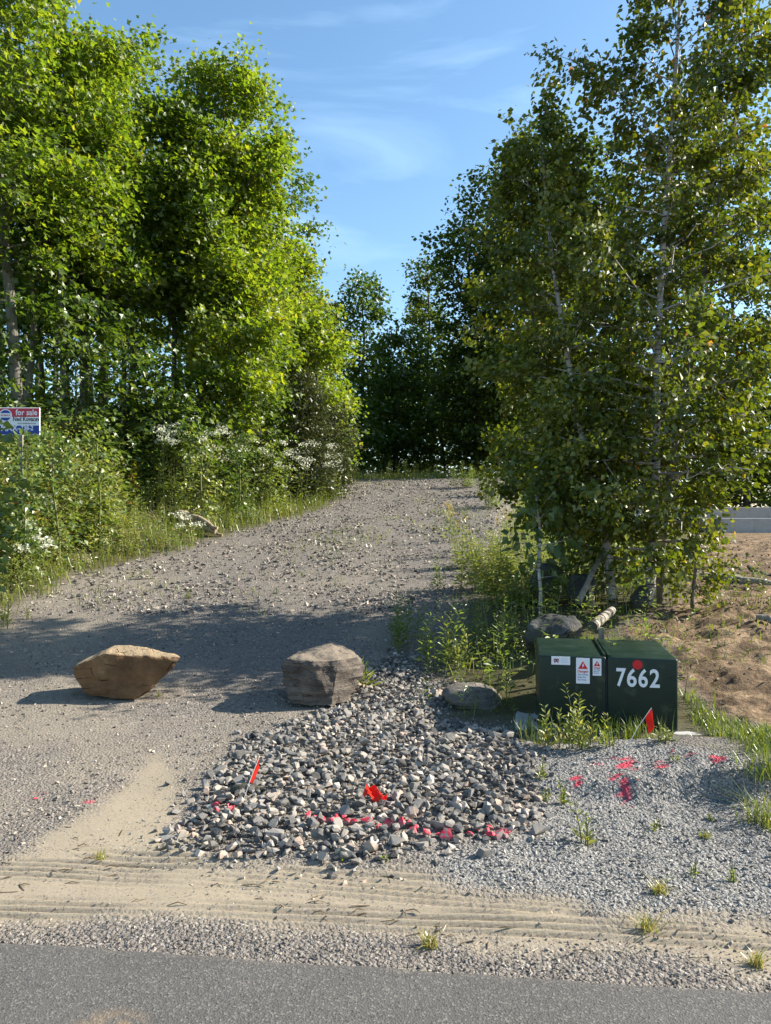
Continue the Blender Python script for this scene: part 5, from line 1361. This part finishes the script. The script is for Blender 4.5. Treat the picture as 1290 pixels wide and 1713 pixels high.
# white-flowered clumps
for i, (px, py, n, hm, lb) in enumerate(((68, 915, 2, 1.0, 'white-flowered weed low at the left edge above the grass'), (42, 955, 2, .8, 'white-flowered weed nearest the gravel at the left edge'), (78, 985, 2, .7, 'small white-flowered weed at the corner where grass meets gravel'),
        (302, 918, 2, .6, 'small white-flowered weed in front of the grey split stump'), (262, 850, 5, 1.25, 'frothy white-flowered patch left of the widest one on the bank'), (290, 850, 7, 1.3, 'widest frothy white-flowered patch at the top of the left bank'), (322, 850, 5, 1.2, 'white-flowered patch right of the widest one on the bank'), (355, 855, 4, 1.1, 'thin white-flowered weeds between the stump and the low maple'),
        (400, 848, 4, 1.0, 'thin white-flowered weeds under the low maple'), (440, 855, 5, 1.0, 'white-flowered clump at mid bank beyond the stump'), (480, 850, 6, 1.0, 'white-flowered clump below the juniper bush'), (512, 845, 7, 1.0, 'bright white-flowered clump near the crest'), (540, 842, 8, .95, 'white-flowered clump overhanging the driveway edge at the crest'), (556, 838, 5, .8, 'last white-flowered clump where bank meets crest'))):
    b = G(px, py); k = b[1] / 12
    r = np.random.RandomState(800 + i)
    plant('white_flower_plant', lb, 'wildflower', b, list(r.uniform(.7, 1.1, n + 2) * hm * (1.0 if px < 100 or 300 < px < 310 else 1.45)), L_LANCE, .10, M['weed_leaf'], 'white wildflowers on the left bank', 14, 810 + i, WF(.046 * k ** .5, 20), .12 + .035 * n, single=False)
for i, (px, py, lb) in enumerate(((75, 885, 'yellow goldenrod among the weeds near the sign'), (225, 830, 'yellow goldenrod beside the orange leaves on the bank'), (842, 925, 'tall goldenrod on the slope by the big-leaved sapling'), (752, 905, 'lone goldenrod at the right edge of the upper driveway'), (770, 930, 'goldenrod pair low on the right of the driveway'))):
    b = G(px, py); plant('goldenrod', lb, 'wildflower', b, [.75, .6, .7], L_LANCE, .10, M['weed_leaf'], 'goldenrod plants', 16, 830 + i, YF(.03, 40), .12, single=False, tint0=.1)
b = G(215, 850); g = plant('orange_leaf_shrub', 'small shrub with rusty orange leaves on the left bank', 'shrub', b, [.9, 1.0, .8], L_OVATE, .10, M['birch_leaf'], None, 14, 845, None, .12, single=False, tint0=.42)

# weeds at the cabinet, each leaf its own piece
plant('leafy_weed', 'tall bushy weed in front of the left half of the cabinet', 'weed', G(968, 1248), [.42, .36, .30, .26, .22], L_LANCE, .060, M['weed_leaf'], 'weeds in front of the cabinet', 18, 850, None, .09, .95, tint0=.2, up=.95, lean=.1)
plant('leafy_weed', 'broad-leaved bright weed by the left corner of the cabinet', 'weed', G(925, 1248), [.30, .22, .26, .16], L_LANCE, .065, M['weed_leaf'], 'weeds in front of the cabinet', 12, 851, None, .07, 1.1, tint0=.25, up=1.0, lean=.1)
plant('leafy_weed', 'yellowish weed tuft just right of the bushy one before the cabinet', 'weed', G(990, 1250), [.28, .24, .18, .20], L_LANCE, .05, M['weed_leaf'], 'weeds in front of the cabinet', 12, 852, None, .08, .95, tint0=.25, up=1.0, lean=.1)
plant('leafy_weed', 'thin single weed below the seam of the cabinet', 'weed', G(1020, 1250), [.24, .12], L_LANCE, .055, M['weed_leaf'], 'weeds in front of the cabinet', 9, 853, None, .03, 1.1, tint0=.2, up=.9, lean=.1)
plant('leafy_weed', 'small weed at the right corner of the cabinet', 'weed', G(1112, 1240), [.14, .10, .12], L_LANCE, .05, M['weed_leaf'], 'weeds in front of the cabinet', 8, 854, None, .05, 1.3, tint0=.15)
# the tall weeds on the dark slope
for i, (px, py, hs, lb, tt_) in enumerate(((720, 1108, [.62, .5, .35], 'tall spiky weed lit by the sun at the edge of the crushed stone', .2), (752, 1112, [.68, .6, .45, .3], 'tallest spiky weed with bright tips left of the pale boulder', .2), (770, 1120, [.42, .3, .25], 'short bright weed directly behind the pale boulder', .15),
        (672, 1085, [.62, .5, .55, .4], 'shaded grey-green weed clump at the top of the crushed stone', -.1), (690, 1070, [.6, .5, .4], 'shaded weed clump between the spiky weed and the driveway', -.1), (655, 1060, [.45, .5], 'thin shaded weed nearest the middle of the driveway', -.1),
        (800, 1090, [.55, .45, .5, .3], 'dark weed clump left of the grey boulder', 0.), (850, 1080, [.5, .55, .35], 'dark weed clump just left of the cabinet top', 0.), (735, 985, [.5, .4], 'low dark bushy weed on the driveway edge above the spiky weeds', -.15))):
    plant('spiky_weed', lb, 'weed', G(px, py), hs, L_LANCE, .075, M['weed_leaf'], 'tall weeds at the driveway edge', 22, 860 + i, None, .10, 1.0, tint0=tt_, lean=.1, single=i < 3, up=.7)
for i, (px, py, hs, lb) in enumerate(((805, 985, [.8, .75, .9, .6, .7], 'dense yellow-green bush on the slope left of the big-leaved sapling'), (835, 1000, [.8, .7, .6, .75], 'dense yellow-green bush nearest the dark boulders'), (850, 960, [.7, .8, .75], 'yellow-green bush partly behind the big-leaved sapling'), (790, 950, [.55, .6, .7], 'yellow-green bush highest on the slope'), (872, 1010, [.4, .5, .45], 'feathery olive bush against the large grey boulder'),
        (810, 830, [.9, .8, .7], 'green weeds at the right end of the crest'), (775, 815, [.7, .8, .6], 'feathery green weed beside the crest'), (830, 850, [.8, .7, .9], 'dark green weeds where the crest drops to the right'))):
    plant('bushy_weed', lb, 'weed', G(px, py), hs + [h_ * .8 for h_ in hs], L_LANCE, .085, M['weed_leaf'], 'bushy weeds right of the driveway', 60, 880 + i, None, .30, 1.0, tint0=.28 if i < 4 else .02, single=False, lean=.14)
# little plants in the gravel
small = ((978, 1405, .22, 'upright green weed at the foot of the grey mound'), (940, 1340, .16, 'yellowing stalk at the left edge of the grey mound'), (905, 1300, .15, 'thin weed where the crushed stone meets the grey mound'), (915, 1335, .10, 'low weed between the two gravels'), (1098, 1380, .07, 'tiny weed under the broken face of the mound'), (1160, 1462, .08, 'small broad-leaved weed on grey gravel near the right'), (1228, 1468, .09, 'rosette weed on grey gravel at the right'), (1190, 1368, .05, 'tiny seedling right of the mound face'),
         (265, 1163, .06, 'small green rosette at the foot of the brown boulder'), (608, 1150, .28, 'long-leaved grass weed beside the layered boulder'), (312, 1000, .16, 'green tuft in the middle of the shaded driveway'), (180, 985, .1, 'tiny green weed on the gravel near the left bank'), (48, 1035, .22, 'leafy weed on the gravel at the left edge'), (12, 1045, .38, 'taller leafy weed at the extreme left edge of the gravel'), (572, 1432, .05, 'tiny green sprig on the lower edge of the crushed stone'), (640, 1436, .05, 'small sprig at the lower edge of the crushed stone'), (1130, 1270, .06, 'tiny weed between the paint marks on the mound'))
for i, (px, py, h, lb) in enumerate(small):
    plant('gravel_weed', lb, 'weed', G(px, py), [h, h * .8, h * .65], L_LANCE, max(.022, .20 * h) if i != 9 else .12, M['weed_leaf'], 'small weeds growing in the gravel', 9, 900 + i, None, .02 + .1 * h, 1.1 if i != 9 else .4, tint0=.2, single=h > .09, lean=.14, up=.9)
def tuft(px, py, h, n, lb, t0, w=.0025):
    b = G(px, py); r = np.random.RandomState(int(px)); g = Geo(); p = np.zeros((n, 3)); p[:, :2] = r.normal(0, h * .22, (n, 2)); blades(g, p, h * r.uniform(.3, 1.0, n), r, w, 1.3, t0)
    o = g.build('grass_tuft', M['grass_blade']); o.location = b; tag(o, lb, 'grass tuft', 'grass tufts on the verge')
tuft(1278, 1375, .22, 130, 'yellow grass tuft at the right edge below the mound', .2)
tuft(1285, 1300, .28, 160, 'green grass tuft hanging over the right end of the mound', 0)
tuft(1105, 1490, .07, 70, 'dry grass tuft on the grey gravel', .62); tuft(720, 1578, .06, 70, 'dry grass tuft on the gravel edge near the middle', .62)
tuft(1085, 1555, .07, 60, 'flattened straw tuft on the sand strip', .5); tuft(1265, 1610, .06, 50, 'dry tuft on the gravel edge at the right', .62); tuft(170, 1432, .05, 40, 'flattened dry tuft on the sand at the left', .62)
tuft(1060, 1235, .13, 110, 'grass tuft behind the right survey flag', .05); tuft(1180, 1395, .05, 40, 'sparse tuft below the mound', .3)
def near_bush():
    """big soft leaves reaching in at the left edge in front of the sign"""
    d = 7.6; b = np.array([(-22 - CX) / FPX * d, d, 0]); b[2] = float(H0(b[0], d))
    tree('broadleaf_bush', 'big-leaved bush poking in at the left edge before the sign', b, TZ(690, d), .40, .35, 16, 260, L_OVATE, .13, M['broad_leaf'], M['dark_bark'], 950, r0=.02, up=(.1, .8), twig=.25, spread=.07, droop=.5, flat=1, upw=.7, nrand=.6, prof='round', limb_step=.2, cat='shrub', singles=36, tint_shift=.1)
near_bush()
